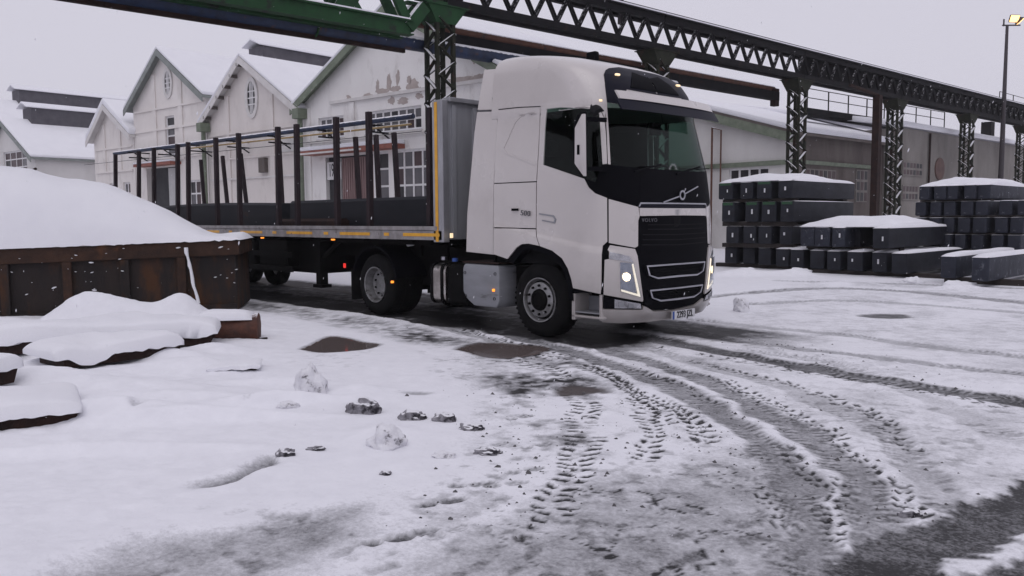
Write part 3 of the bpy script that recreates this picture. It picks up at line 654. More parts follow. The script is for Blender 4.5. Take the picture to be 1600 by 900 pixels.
# front: corner panel, lamp panel, bumper, grille
panel('corner_panel', [(951, 311), (975, 317.5), (997, 323.5), (999, 338), (996.8, 345), (996.5, 384.5), (992, 387), (951.2, 379.5)], WP)
def fpoly(rows):                                           # rows of (x_left, y_left) closed along the centre line
    return rows
cx = {y: cpx(y) for y in (262, 300, 316, 320, 324, 332, 337, 388, 405, 480, 486, 500)}
panel('windscreen', [(955.5, 258.5), (952, 211), (948.6, 160), (975, 150), (cpx(158), 158), (cpx(210), 210), (cx[262], 265), (1001, 263)], M['glass'], off=0., thick=.008, gs=9)
panel('front_trim', [(1001, 263), (cx[262], 266), (cx[316], 316.5), (1000, 316), (997, 320)], M['black_trim'], off=.005)
panel('front_crossmember', [(999, 325), (cx[324], 325.5), (cx[337], 336.5), (1001, 337.5), (999.5, 337)], WP, off=.006, thick=.05)
panel('chrome_strip', [(996.5, 322.5), (999.8, 316.4), (cx[316], 317), (cx[316], 319), (1000.8, 318.8), (998.5, 323)], M['chrome'], None, .016, .03, 6)
panel('trim_recess', [(1000.6, 319), (cx[320], 319.4), (cx[324], 325), (998.5, 324.6)], M['black_gloss'], off=-.004, thick=.01)
panel('upper_grille', [(997.4, 341), (999.8, 338.4), (cx[337], 338), (cpx(362), 362), (cx[388], 392), (993, 392), (996.6, 386)], M['black_trim'], off=.001, thick=.02)
grille = panel('lower_grille', [(993, 388), (cx[388], 390), (cpx(440), 440), (cx[480], 483.4), (1021, 484.4), (1008.4, 477), (1000.4, 428), (996.8, 399)], M['black_trim'], off=-.012, thick=.03)
for top, bot in (((1008.8, 414.9), (1012.5, 430.5)), ((1013.7, 453), (1017, 465.5))):
    c1 = cpx(top[1]); c2 = cpx(bot[1]+5); dy = -.072*(c1-top[0]) if top[1] < 430 else -.098*(c1-top[0])
    tl, ml, bl = top, bot, (bot[0]+14, bot[1]+5.4); tc_, bc = (c1, top[1]+dy), (c2, bot[1]+5.4-.1*(c2-bot[0]-14)); w_ = 2.2
    panel('grille_frame', [tl, tc_, (tc_[0], tc_[1]+w_), (tl[0]+w_*1.1, tl[1]+w_), (ml[0]+w_*1.1, ml[1]-.6), (bl[0]+.4, bl[1]-w_*1.1), (bc[0], bc[1]-w_*1.3), bc, bl, ml], M['chrome'], grille, .02, .05, 6)
    for q in (.3, .52, .74):
        ya = top[1]+(bot[1]+5-top[1])*q; yb = tc_[1]+(bc[1]-tc_[1])*q; xl = top[0]+4+q*5
        panel('grille_slat', [(xl, ya), (c1, yb), (c1, yb+1.2), (xl, ya+1.2)], M['dark_liner'], grille, .002, .03, 14)
# bars on the upper grille sheet
for ya, x0, x1 in ((350.5, 1012, cpx(350)), (357.5, 1012, cpx(357)), (366, 1004, cpx(366)), (374, 1004, cpx(374)), (382, 1002, cpx(382))):
    panel('grille_bar', [(x0, ya), (x1, ya-.2), (x1, ya+1.1), (x0, ya+1.3)], M['interior'], None, .008, .01, 16)
lamp_panel = panel('headlamp_surround', [(953.2, 383), (992, 389), (996, 400), (999.6, 428), (1004.8, 468), (1004, 471.4), (943, 460.4), (944.8, 406), (951.5, 404.6), (951.6, 392.5), (949.5, 390)], WP, off=.004)
panel('daytime_lamp', [(952.2, 393.6), (982.6, 400.2), (989.4, 410.2), (952.2, 404.4)], M['reflector'], off=.012)
hl = panel('headlamp', [(968.4, 409.6), (988.8, 411.2), (1000.2, 464.6), (969.4, 455.8)], M['reflector'], None, .008, .016, 6, label='lit headlamp behind clear lens')
panel('lamp_bulb', [(974, 427), (979, 426), (983.5, 429), (984.5, 434), (982, 438.5), (977, 439.5), (973, 436), (972, 431)], M['headlamp'], hl, .016, .02, 4)
panel('light_guide', [(986.8, 413), (988.4, 411.8), (999.4, 463.8), (970.4, 455.2), (970.2, 452), (995.6, 459.4)], M['drl'], hl, .018, .02, 4)
panel('lamp_lens', [(968.4, 409.6), (988.8, 411.2), (1000.2, 464.6), (969.4, 455.8)], M['lens'], hl, .03, .004, 6)
fog = panel('fog_lamp_recess', [(942.6, 463.4), (1002.4, 474), (1003.6, 482.6), (942, 481.6)], M['black_trim'], off=.002)
panel('fog_lamp', [(960, 467.4), (1000, 474.4), (1001.6, 481.8), (960, 481.2)], M['reflector'], fog, .01, .01, 6)
panel('fog_bulb', [(966, 471), (974, 472.4), (974, 479.6), (966, 479.4)], M['grey_plastic'], fog, .016, .01, 3); panel('fog_bulb', [(981, 473.6), (989, 475), (989, 480.4), (981, 480.2)], M['grey_plastic'], fog, .016, .01, 3)
bump_ = panel('bumper', [(941, 483.4), (1003.4, 484), (1006, 478.4), (1009.5, 479.5), (1021, 486.4), (cx[480], 485.6), (cpx(497), 498.6), (1010, 503), (975, 505), (940.5, 503)], WP, off=.008, thick=.05)
# steps behind the bumper
st = MB(TRK); o0 = .02
def sidebox(mb, x0, y0, x1, y1, Y0, Y1):
    a, b = py_(x0, y0, Y0), py_(x1, y1, Y0); zz = sorted((a[2], b[2])); xx = sorted((a[0], b[0]))
    if SIDE > 0: mb.box((xx[0], Y0, zz[0]), (xx[1], Y1, zz[1]))
    else: mb.box((xx[0], 2*YC-Y1, zz[0]), (xx[1], 2*YC-Y0, zz[1]))
for SIDE in (1, -1):
    st = MB(TRK); sidebox(st, 893, 458, 898, 500, YN+.02, YN+.4); sidebox(st, 936, 460, 940, 502, YN+.04, YN+.4); sidebox(st, 893, 491, 940, 500, YN+.02, YN+.4)
    step = st.build('step_panel', WP, truck, bevel=.01)
    st = MB(TRK); sidebox(st, 898, 460, 936, 492, YN+.3, YN+.36); st.build('step_recess', M['grey_plastic'], step)
    st = MB(TRK); sidebox(st, 898, 486, 936, 491.5, YN+.03, YN+.32); st.build('step_tread', M['grey_plastic'], step)
    st = MB(TRK); sidebox(st, 895, 449.5, 941, 459.5, YN+.03, YN+.3); st.build('sill_trim', M['black_trim'], truck)
# wheel arch, black lip round the opening
for sgn in (1, -1):
    mb = MB(TRK)
    yo = YN+.004 if sgn > 0 else 2*YC-YN-.004; yi = YN+.42 if sgn > 0 else 2*YC-YN-.42
    outer = [py_(x, y, YN) for x, y in ((794, 405.5), (808, 389), (816, 383.6), (826.5, 382.6), (843, 386), (862.5, 392.6), (877.5, 404), (886.5, 419), (893.5, 440), (896, 470))]
    inner = [py_(x, y, YN) for x, y in ((801, 412), (813, 396.5), (820, 391), (828, 389.6), (842, 392.4), (858, 398.6), (871.5, 409.5), (880, 423.6), (886, 443), (889, 470))]
    k = len(outer); V = [(p[0], yo, p[2]) for p in outer]+[(p[0], yo, p[2]) for p in inner]+[(p[0], yi, p[2]) for p in inner]+[(p[0], yi, p[2]) for p in outer]
    Fq = []
    for i in range(k-1):
        for a in range(3): Fq.append((a*k+i, a*k+i+1, (a+1)*k+i+1, (a+1)*k+i))
    mb.add(V, Fq); mb.build('wheel_arch', M['black_trim'], truck, .6)
# black roof panel, sun visor, marker lamps
panel('roof_front_panel', [(943.6, 116), (946, 110), (951, 107), (967, 105.4), (1002, 111.5), (cpx(119), 119.5), (cpx(147), 148), (979, 139.5), (972, 163), (948.4, 160), (945.4, 135)], M['black_gloss'], off=.006, gs=6)
panel('roof_sign_panel', [(987, 114), (cpx(124), 124), (cpx(144), 144), (985, 137.4)], M['black_trim'], off=.014, gs=6)
def visor(name, z0, z1, o0, o1, material, ymax, t=.03):
    mb = MB(TRK); N_ = 26; top, bot = [], []
    for i in range(N_+1):
        y = YC+ymax*(2*i/N_-1); q = abs(2*i/N_-1)
        bow = .07*q**3
        top.append((XF-.3+o0-bow, y, z0)); bot.append((XF-.3+o1-bow, y, z1))
    k = N_+1; V = top+bot+[(p[0]-t, p[1], p[2]) for p in top]+[(p[0]-t, p[1], p[2]) for p in bot]; Fq = []
    for i in range(N_):
        for a, b in ((0, 1), (1, 3), (3, 2), (2, 0)): Fq.append((a*k+i, a*k+i+1, b*k+i+1, b*k+i))
    Fq += [(0, k, 3*k, 2*k), (k-1, 2*k-1, 4*k-1, 3*k-1)]
    mb.add(V, Fq); return mb.build(name, material, truck, .7)
vz = visor('sun_visor', 3.07, 2.93, .2, .29, M['black_gloss'], 1.08)
visor('visor_stripe', 3.18, 3.072, .15, .215, WP, 1.03)
for sgn in (1, -1):
    p = hit(963.5, 118.3); n_ = cabn(p); c = p+n_*.02
    if sgn < 0: c = np.array([c[0], 2*YC-c[1], c[2]])
    MB(TRK).box(c-[.02, .035, .014], c+[.02, .035, .014]).build('roof_marker', M['warm_lamp'], truck, bevel=.008)
# mirrors: white cap on a black housing, two arms
for sgn in (1,):
    def my(y): return y if sgn > 0 else 2*YC-y
    a0, a1 = py_(906, 178, 7.72), py_(914, 276, 7.72)
    mb = MB(TRK); x1 = a1[0]+.03; x0 = x1-.2; prof = [(x0, a1[2]+.2), (x0+.02, a0[2]-.12), (x0+.08, a0[2]), (x1, a0[2]+.02), (x1+.01, a1[2]+.04), (x1-.05, a1[2])]
    mb.prism(prof, my(7.68), my(7.73)); mir = mb.build('mirror', M['black_trim'], truck, .5, bevel=.015)
    mb = MB(TRK); w0 = [py_(x, y, 7.66) for x, y in ((909, 178), (913.5, 177.6), (914.6, 275.4), (911.5, 275), (897.8, 256), (898.2, 200))]
    mb.prism([(p[0], p[2]) for p in w0], my(7.655), my(7.685)); mb.build('mirror_cap', WP, mir, .5, bevel=.008)
    p0, p1 = py_(901.6, 226.5, 7.65), py_(905, 241.5, 7.65)
    MB(TRK).box((p0[0], min(my(7.648), my(7.66)), p1[2]), (p1[0], max(my(7.648), my(7.66)), p0[2])).build('mirror_badge', M['black_trim'], mir)
    for zz in (a0[2]-.06, a1[2]+.1):
        mb = MB(TRK); mb.bar((x1-.08, my(7.71), zz), (x1+.02, my(8.05), zz), .05); mb.build('mirror_arm', M['black_trim'], mir)
# rolled dark jackets hung inside the side window
for (xa, ya, xb, yb, r_) in ((856, 176, 886, 172, .13), (862, 181, 876, 190, .1), (918, 176, 936, 178, .1)):
    p, q = py_(xa, ya, YN+.2), py_(xb, yb, YN+.2); mid = (p+q)/2+np.array([0, .03, .06])
    MB(TRK).tube([p, mid, q], [r_*.7, r_, r_*.75], 10).build('rolled_jacket', M['interior'], truck, 1.)
# inside of the cab
mb = MB(TRK); mb.box((-7.0, YC-1.1, 1.3), (-6.55, YC+1.1, 2.12)); mb.build('dashboard', M['interior'], truck, .5, bevel=.08)
for yy in (YC-.62, YC+.62):
    mb = MB(TRK); mb.box((-8.0, yy-.26, 1.45), (-7.5, yy+.26, 1.75)); seat = mb.build('seat', M['interior'], truck, .5, bevel=.06)
    mb = MB(TRK); mb.box((-8.15, yy-.26, 1.75), (-7.98, yy+.26, 2.45)); mb.box((-8.13, yy-.15, 2.47), (-8.0, yy+.15, 2.7)); mb.build('backrest', M['interior'], seat, .5, bevel=.06)
mb = MB(TRK); c = np.array([-7.12, YC+.6, 2.16]); pts = []
for i in range(25):
    a = 2*math.pi*i/24; pts.append(c+np.array([.13*math.cos(a), .225*math.sin(a), .18*math.cos(a)]))
mb.tube(pts, .018, 8, False); mb.bar(c-[.0, .2, 0], c+[0, .2, 0], .04); mb.bar(c, c+[.25, 0, -.3], .06); mb.build('steering_wheel', M['black_trim'], truck, .8)
mb = MB(TRK); mb.box((-6.93, YC-.55, 2.1), (-6.7, YC+.25, 2.2)); mb.build('folded_cloth', M['blue_cloth'], truck, .5, bevel=.04)
mb = MB(TRK); mb.box((-6.72, YC-.12, 2.7), (-6.66, YC+.06, 2.86)); mb.build('camera_box', M['black_trim'], truck)
# wiper arms
for yy in (YC-.85, YC+.05):
    mb = MB(TRK); b0 = np.array([XF-.07, yy, 2.18]); mb.bar(b0, b0+[-.045, .62, .12], .02); mb.bar(b0+[-.03, .1, .07], b0+[-.05, .85, .1], .012); mb.build('wiper', M['black_trim'], truck)
# lettering and emblem
pg = px_(1018, 344.5, XF-.01); place_text('grille_lettering', text_mesh('VOLVO', .065, 1.3, 1.25), M['dark_badge'], truck, TRK, hit(1013, 344.2)+[.02, 0, 0], (0, 1, 0))
pl = hit(823, 333.5); place_text('power_lettering', text_mesh('500', .1, 1.05, 1.25), M['dark_badge'], truck, TRK, pl+[0, -.026, .0], (1, 0, -.09))
pl = hit(806.5, 327.6); mb = MB(TRK); mb.box(pl-[.062, .032, .016], pl+[.062, -.018, .016]); mb.build('model_badge', M['black_trim'], truck)
e0, e1, ec = hit(1034, 316), hit(1088, 291.5), hit(1062.5, 305)
mb = MB(TRK); e0[0] += .025; e1[0] += .025; ec[0] += .03
d_ = (e1-e0)/np.linalg.norm(e1-e0); mb.bar(e0, ec-d_*.066, .016, .012, (1, 0, 0)); mb.bar(ec+d_*.066, e1, .016, .012, (1, 0, 0))
mb.lathe([(.042, 0), (.066, 0), (.066, .012), (.042, .012)], ec, 28, 'x'); mb.bar(ec+[0, .045, .05], ec+[0, .08, .09], .016); mb.build('emblem', M['chrome'], truck, .8)
pp = hit(1057, 489.5); xd = np.array([0, 1., 0]); PX = XF+.045
mb = MB(TRK); yc_ = pp[1]; zc = pp[2]; mb.box((PX-.03, yc_-.26, zc-.055), (PX-.012, yc_+.26, zc+.055)); plate = mb.build('number_plate', M['plate_white'], truck)
mb = MB(TRK); mb.box((PX-.011, yc_-.258, zc-.053), (PX-.009, yc_-.218, zc+.053)); mb.build('plate_band', M['plate_blue'], plate)
place_text('plate_lettering', text_mesh('2293 JZL', .125, 1.0, .82), M['ink'], plate, TRK, (PX-.008, yc_+.02, zc), xd)
# horn pod and aerial on the roof
pr = py_(926, 91, YC); mb = MB(TRK); mb.box(pr-[.09, .05, .05], pr+[.09, .05, .09]); mb.build('roof_pod', M['black_trim'], truck, bevel=.03)
# chassis
mb = MB(TRK); mb.box((-12.6, YC-.45, .72), (-7.0, YC-.37, 1.0)); mb.box((-12.6, YC+.37, .72), (-7.0, YC+.45, 1.0)); mb.box((-9.1, YC-.9, .5), (-6.8, YC+.9, .95)); mb.box((XR-.15, YC-.9, .38), (XR+.15, YC+.9, .62)); mb.box((XR-.6, YC-.6, 1.0), (XR+.6, YC+.6, 1.18)); mb.box((XA-.1, YC-.95, .4), (XA+.1, YC+.95, .55)); mb.box((-12.2, YC-.5, .5), (-9.4, YC+.5, 1.15)); mb.box((-9.7, YC-.7, .45), (-9.0, YC+1.15, 1.1))
mb.build('chassis', M['frame_dark'], truck)
# fuel tank, straps, dark box, grey side box
tb0, tb1 = py_(668, 411, YN+.06), py_(724, 478, YN+.06)
def rsect(x0, x1, z0, z1, y0, y1, rr=.12, nseg=5):
    pts = []
    for cx_, cz, a0 in ((y0+rr, z0+rr, 180), (y1-rr, z0+rr, 270), (y1-rr, z1-rr, 0), (y0+rr, z1-rr, 90)):
        for i in range(nseg+1):
            a = R(a0+90*i/nseg); pts.append((cx_+rr*math.cos(a), cz+rr*math.sin(a)))
    return pts
mb = MB(TRK); sec = rsect(0, 0, tb1[2], tb0[2], YN+.05, YN+.72); mb.prism(sec, py_(668, 440, YN)[0], py_(692, 440, YN)[0], 'yz'); tank = mb.build('fuel_tank', M['tank_alu'], truck, .6)
for xx in (670.5, 686.5):
    x_ = py_(xx, 440, YN)[0]; mb = MB(TRK); mb.prism(rsect(0, 0, tb1[2]-.01, tb0[2]+.01, YN+.04, YN+.73), x_-.03, x_+.03, 'yz'); mb.build('tank_strap', M['frame_dark'], tank, .6)
mb = MB(TRK); cpt = py_(694, 406, YN+.3); mb.lathe([(.05, 0), (.05, .05), (0.001, .05)], cpt, 14, 'z'); mb.build('filler_cap', M['chrome'], tank, .6)
mb = MB(TRK); x0_, x1_ = py_(692.5, 440, YN)[0], py_(722, 440, YN)[0]; mb.prism(rsect(0, 0, tb1[2]-.02, tb0[2]-.01, YN+.08, YN+.72), x0_, x1_, 'yz'); mb.build('equipment_box', M['frame_dark'], truck, .6)
mb = MB(TRK); cpt = py_(711, 408.5, YN+.2); mb.lathe([(.045, 0), (.045, .05), (0.001, .055)], cpt, 14, 'z'); mb.build('additive_cap', M['plate_blue'], truck, .6)
b0, b1 = py_(722.5, 411, YN+.01), py_(780, 482, YN+.01); mb = MB(TRK)
cr = .07; prof = [(b0[0]+cr*.6, b0[2]), (b1[0]-.02, b0[2]-.01), (b1[0], b0[2]-.05), (b1[0], b1[2]+.1), (b1[0]-.05, b1[2]), (b0[0]+.24, b1[2]-.0), (b0[0]+.07, b1[2]+.1), (b0[0], b1[2]+.2), (b0[0], b0[2]-cr)]
mb.prism(prof, YN+.01, YN+.6); sb = mb.build('side_box', M['grey_plastic'], truck, .5, bevel=.03)
for px__, py__ in ((726, 426), (773, 428), (727, 462), (772, 467)):
    c = py_(px__, py__, YN); mb = MB(TRK); mb.lathe([(.022, 0), (.022, .03), (.001, .03)], (c[0], YN+.0, c[2]), 10); mb.build('bolt', M['frame_dark'], sb)
mb = MB(TRK); s0 = py_(725, 412, YN+.05); s1 = py_(781, 413, YN+.05); mb.box((s0[0], YN+.02, b0[2]+.006), (s1[0], YN+.6, b0[2]+.03)); mb.build('box_lid', M['rust_dark'], sb)
def lamp(px__, py__, Y, material, parent, w=.036, h=.036):
    c = py_(px__, py__, Y); MB(TRK).box((c[0]-w/2, Y-.02, c[2]-h/2), (c[0]+w/2, Y+.02, c[2]+h/2)).build('marker_lamp', material, parent, bevel=.006)
lamp(771.5, 453.5, YN+.005, M['orange_lamp'], truck); lamp(613, 440.5, YN+.12, M['orange_lamp'], truck, .04, .036); lamp(538.5, 415, YN+.2, M['red_lamp'], truck, .03, .08)
c_ = hit(938, 157); MB(TRK).box(c_-[.02, .015, .012], c_+[.02, .015, .012]).build('marker_lamp', M['warm_lamp'], truck)
# rear mudguard and flap
for sgn in (1, -1):
    mb = MB(TRK); y0, y1 = (YN+.1, YN+.72) if sgn > 0 else (2*YC-YN-.72, 2*YC-YN-.1); ro, ri = .66, .62; P_ = []
    for i in range(15):
        a = R(12+150*i/14); P_.append((XR+ro*math.cos(a), .52+ro*math.sin(a)))
    for i in range(14, -1, -1):
        a = R(12+150*i/14); P_.append((XR+ri*math.cos(a), .52+ri*math.sin(a)))
    k = 15
    V = [(x, y0, z) for x, z in P_]+[(x, y1, z) for x, z in P_]; Fq = []
    for i in range(k-1):
        o2 = 2*k-1-i; Fq += [(i, i+1, o2-1, o2), (2*k+i, 2*k+o2, 2*k+o2-1, 2*k+i+1), (i, 2*k+i, 2*k+i+1, i+1), (o2, o2-1, 2*k+o2-1, 2*k+o2)]
    mb.add(V, Fq); mb.build('mudguard', M['black_trim'], truck, .7)
    mb = MB(TRK); mb.box((XR-.68, y0, .22), (XR-.65, y1, .75)); mb.build('mud_flap', M['black_rubber'], truck)
# wheels
def wheel(parent, x, y_out, sgn, rear=False, org=TRK, r=.515, bolts=10, width=.31):
    """sgn +1: outer face towards -Y"""
    w = MB(org); c = np.array([x, y_out, r]); s_ = sgn
    P_ = [(.30, .02), (.335, .0), (.42, .004), (.478, .03), (r-.006, .06), (r, .085), (r, width-.06), (r-.02, width-.02), (.42, width), (.30, width-.03)]
    w.lathe([(a, b*s_) for a, b in P_], c, 44); tyre = w.build('tyre', M['black_rubber'], parent, .6)
    tr = MB(org)
    for i in range(44):
        a = 2*math.pi*i/44
        for yo in (.05, .13, .2):
            p = c+np.array([(r+.002)*math.cos(a), (yo)*s_, (r+.002)*math.sin(a)]); q = c+np.array([(r+.002)*math.cos(a+.06), (yo+.055)*s_, (r+.002)*math.sin(a+.06)])
            if p[2] > .02 and q[2] > .02: tr.bar(p, q, .03, .006, (math.cos(a), 0, math.sin(a)))
    tr.build('tread', M['black_rubber'], tyre)
    w = MB(org)
    if not rear: P_ = [(.300, .005), (.302, -.006), (.288, -.004), (.275, .03), (.27, .05), (.262, .055)]
    else: P_ = [(.300, .005), (.302, -.006), (.286, .0), (.278, .05), (.268, .09), (.262, .15), (.24, .16), (.16, .165), (.145, .13), (.09, .12), (.001, .12)]
    w.lathe([(a, b*s_) for a, b in P_], c, 40); rim = w.build('rim', M['steel_rim'], tyre, .5)
    for i in range(bolts):
        a = 2*math.pi*(i+.5)/bolts; yy = (.008 if not rear else .165); w = MB(org); w.lathe([(.017, yy*s_), (.017, (yy-.03)*s_), (.001, (yy-.034)*s_)], c+np.array([.195*math.cos(a), 0, .195*math.sin(a)]), 8)
        w.build('wheel_nut', M['frame_dark'], rim)
    if not rear:
        w = MB(org); w.lathe([(.264, .05*s_), (.25, .07*s_), (.238, .06*s_)], c, 36); w.build('rim_gap', M['frame_dark'], rim)
        w = MB(org); w.lathe([(.24, .06*s_), (.238, .012*s_), (.225, .006*s_), (.15, .0), (.148, .02*s_)], c, 36); w.build('wheel_disc', M['steel_rim'], rim, .5)
        w = MB(org); w.lathe([(.149, .02*s_), (.14, -.02*s_), (.1, -.045*s_), (.085, -.03*s_), (.001, -.03*s_)], c, 24); w.build('hub', M['frame_dark'], rim, .6)
    return tyre
wheel(truck, XA, YN+.09, 1); wheel(truck, XA, 2*YC-YN-.09, -1)
wheel(truck, XR, YN+.12, 1, True); wheel(truck, XR, 2*YC-YN-.12, -1, True); wheel(truck, XR, YN+.46, 1, True, bolts=0); wheel(truck, XR, 2*YC-YN-.46, -1, True, bolts=0)
# ------------------------------------------------------------------ the flatbed trailer
TRL = np.array([-17., YC, 0.]); TN, TF = YC-1.27, YC+1.27
trailer = thing('flatbed_trailer', 'long flatbed trailer with rusty stakes, grey headboard and yellow stripes along its edge', 'trailer', tuple(TRL))
X0, X1 = -9.66, -24.5; ZD = 1.49
mb = MB(TRL); mb.box((X1, TN+.06, 1.42), (X0-.02, TF-.06, ZD)); mb.build('deck', M['frame_dark'], trailer)
for y0, y1 in ((TN, TN+.058), (TF-.058, TF)):
    mb = MB(TRL); mb.box((X1, y0, 1.29), (X0, y1, 1.435)); rail = mb.build('side_rail', M['rail'], trailer, bevel=.006)
    mb = MB(TRL); mb.box((X1, y0-.012 if y0 == TN else y0, 1.44), (X0-.1, y1 if y0 == TN else y1+.012, 1.5)); mb.build('rail_cap', M['rail'], rail)
rail_n = [o for o in trailer.children if o.name.startswith('side_rail')][0]
for xa, xb in ((687, 630), (608, 600), (578, 531), (513, 506), (488, 448), (432, 426), (410, 376), (363, 358), (343, 315), (305, 301)):
    p, q = py_(xa, 365.8, TN), py_(xb, 365, TN); mb = MB(TRL); mb.box((q[0], TN-.005, 1.345), (p[0], TN-.0015, 1.395)); mb.build('reflective_stripe', M['yellow'], rail_n)
xx = py_(300, 362, TN)[0]-.5
while xx > X1+.8:
    mb = MB(TRL); mb.box((xx-.75, TN-.005, 1.345), (xx, TN-.0015, 1.395)); mb.build('reflective_stripe', M['yellow'], rail_n); xx -= 1.3
# headboard with corner posts
mb = MB(TRL); mb.box((-9.72, TN+.12, 1.3), (-9.66, TF-.12, 3.34))
hb = mb.build('headboard', M['alu_panel'], trailer)
for y0, y1 in ((TN, TN+.12), (TF-.12, TF)):
    mb = MB(TRL); mb.box((-9.86, y0, 1.26), (-9.62, y1, 3.37)); po = mb.build('corner_post', M['alu'], hb, bevel=.012)
    if y0 == TN:
        mb = MB(TRL); mb.box((-9.80, y0-.006, 1.27), (-9.735, y0-.002, 3.34)); mb.build('post_stripe', M['yellow'], po)
for yy in (TN+.2, TN+.62, TN+1.05, TN+1.48, TN+1.9, TN+2.3):
    mb = MB(TRL); mb.box((-9.66, yy, 1.32), (-9.625, yy+.07, 3.3)); mb.build('headboard_rib', M['alu_panel'], hb)
mb = MB(TRL); mb.box((-9.74, TN+.12, 3.34), (-9.58, TF-.12, 3.41)); mb.build('headboard_cap', M['alu'], hb, bevel=.01)
# stakes, near row and far row
SM = M['rust_stake']
for t, b in [((672, 168), (672, 352)), ((576, 174.6), (578.6, 353.5)), ((525, 183), (527.75, 353.5)), ((463.3, 194), (465.4, 353.5)), ((434, 198), (436, 354)), ((372.6, 208), (375.5, 353.5)), ((337, 215), (340.5, 353)), ((294, 222), (294.8, 353)), ((277.5, 225), (278, 353)), ((240.4, 231), (241, 353)), ((217, 236), (217, 353)), ((180.4, 241), (181, 353))]:
    p, q = py_(*t, TN+.14), py_(*b, TN+.14); q[2] = 1.43; mb = MB(TRL); mb.bar(q, p, .095, .085, (0, 1, 0)); mb.build('stake', SM, trailer, bevel=.008)
for t, b in [((555.3, 214), (561, 308)), ((587.4, 210.5), (592, 308)), ((615.5, 207), (621.6, 308)), ((313.7, 249.5), (319, 316)), ((347.6, 243.7), (355, 316)), ((376, 240), (384.8, 316)), ((436, 225), (441, 315))]:
    p, q = py_(*t, TF-.14), py_(*b, TF-.14); d = (q-p)/(p[2]-q[2]); q = p+d*(p[2]-1.46); mb = MB(TRL); mb.bar(q, p, .095, .085, (0, 1, 0)); mb.build('stake', SM, trailer, bevel=.008)
# running gear
mb = MB(TRL); mb.box((X1+.2, YC-.55, .95), (-10.4, YC-.42, 1.41)); mb.box((X1+.2, YC+.42, .95), (-10.4, YC+.55, 1.41)); mb.box((-13.4, TN+.2, 1.2), (-10.2, TF-.2, 1.4)); mb.box((X1+.1, TN+.15, 1.15), (X1+.4, TF-.15, 1.4))
mb.box((-22.5, YC-.4, .55), (-17.8, YC+.4, 1.0)); mb.box((-17.7, YC-.9, .6), (-13.7, YC+.95, 1.24)); mb.box((-13.3, YC-.4, .85), (-12.2, YC+1.0, 1.3)); mb.build('chassis_beam', M['frame_dark'], trailer)
for xx in np.arange(-24, -10, 1.35):
    mb = MB(TRL); mb.box((xx-.04, TN+.06, 1.25), (xx+.04, TF-.06, 1.415)); mb.build('cross_member', M['frame_dark'], trailer)
for a, b in ((-15.6, -14.5), (-16.9, -15.8)):
    mb = MB(TRL); mb.box((a, TN+.12, .72), (b, TN+.75, 1.24)); mb.build('storage_box', M['frame_dark'], trailer, bevel=.02)
for yy in (TN+.18, TF-.34):
    mb = MB(TRL); c = gz(501, 437)
    mb.box((-13.55, yy, .42), (-13.4, yy+.16, 1.35)); mb.box((-13.62, yy-.03, .36), (-13.33, yy+.19, .42)); mb.bar((-13.47, yy+.08, .9), (-12.6, yy+.08, 1.35), .06); mb.build('landing_leg', M['frame_dark'], trailer)
for yy in (TN+.05, TF-.09):
    for z in (.62, .9):
        mb = MB(TRL); mb.box((-18.1, yy, z), (-14.2, yy+.04, z+.1)); mb.build('side_guard', M['frame_dark'], trailer)
for k, xx in enumerate((-18.9, -20.25, -21.6)):
    wheel(trailer, xx, TN+.1, 1, True, TRL, .5, bolts=0 if k else 10); wheel(trailer, xx, TF-.1, -1, True, TRL, .5, bolts=0)
    mb = MB(TRL); mb.tube([(xx, TN+.3, .5), (xx, TF-.3, .5)], .07); mb.build('axle', M['frame_dark'], trailer)
def tlamp(px__, py__):
    c = py_(px__, py__, TN+.02); mb = MB(TRL); mb.box((c[0]-.03, TN+.0, c[2]-.012), (c[0]+.03, TN+.05, c[2]+.012)); mb.build('marker_lamp', M['orange_lamp'], trailer, bevel=.006)
tlamp(520, 374.4); tlamp(409.6, 371.6); tlamp(327, 369.6)
c = py_(707.5, 368, TN+.1); mb = MB(TRL); mb.box((c[0]-.008, TN+.05, c[2]-.035), (c[0]+.008, TN+.1, c[2]+.035)); mb.build('marker_lamp', M['warm_lamp'], trailer)
mb = MB(TRL); p = py_(645, 381, YN+.5)
for k in range(4): mb.lathe([(.001, .06), (.05, .045), (.07, 0), (.05, -.03)], p+np.array([-.09+.06*k, 0, .0]), 8, 'z')
mb = MB(TRL); mb.tube([p+[-.14, 0, -.02], p+[0, 0, .02], p+[.14, 0, .04]], [.03, .05, .03], 8); mb.build('snow_lump', M['snow'], trailer, 1.)
# coils of hose between truck and trailer
mb = MB(TRK)
for k in range(3):
    y = YC-.35+.3*k; mb.tube([(-9.6, y, 1.5), (-9.35, y+.03, 1.15), (-9.15, y, .95+.05*k), (-8.95, y, 1.25), (-8.7, y, 1.5)], .025, 8)
mb.build('air_hose', M['frame_dark'], truck, 1.)
# cargo on the deck
def cargo(label, x0, x1, y0, y1, ztop, name='steel_trough', sag=.0, mat_=None):
    org = np.array([(x0+x1)/2, (y0+y1)/2, ZD]); n = 10; mb = MB(org); P = []
    for i in range(n+1):
        x = x0+(x1-x0)*i/n; zt = ztop+sag*4*(i/n)*(1-i/n); P.append([(x, y0, ZD+.002), (x, y0, zt-.05), (x, y0+.05, zt), (x, y1-.05, zt), (x, y1, zt-.05), (x, y1, ZD+.002)])
    V = [q for r_ in P for q in r_]; F = []
    for i in range(n):
        for j in range(6): F.append((i*6+j, i*6+(j+1) % 6, (i+1)*6+(j+1) % 6, (i+1)*6+j))
    F += [tuple(range(6))[::-1], tuple(n*6+j for j in range(6))]
    mb.add(V, F); o = mb.build(name, mat_ or M['cargo'], None, .5); o.location = org
    return tag(o, label, 'steel', 'steel lengths loaded on the trailer')
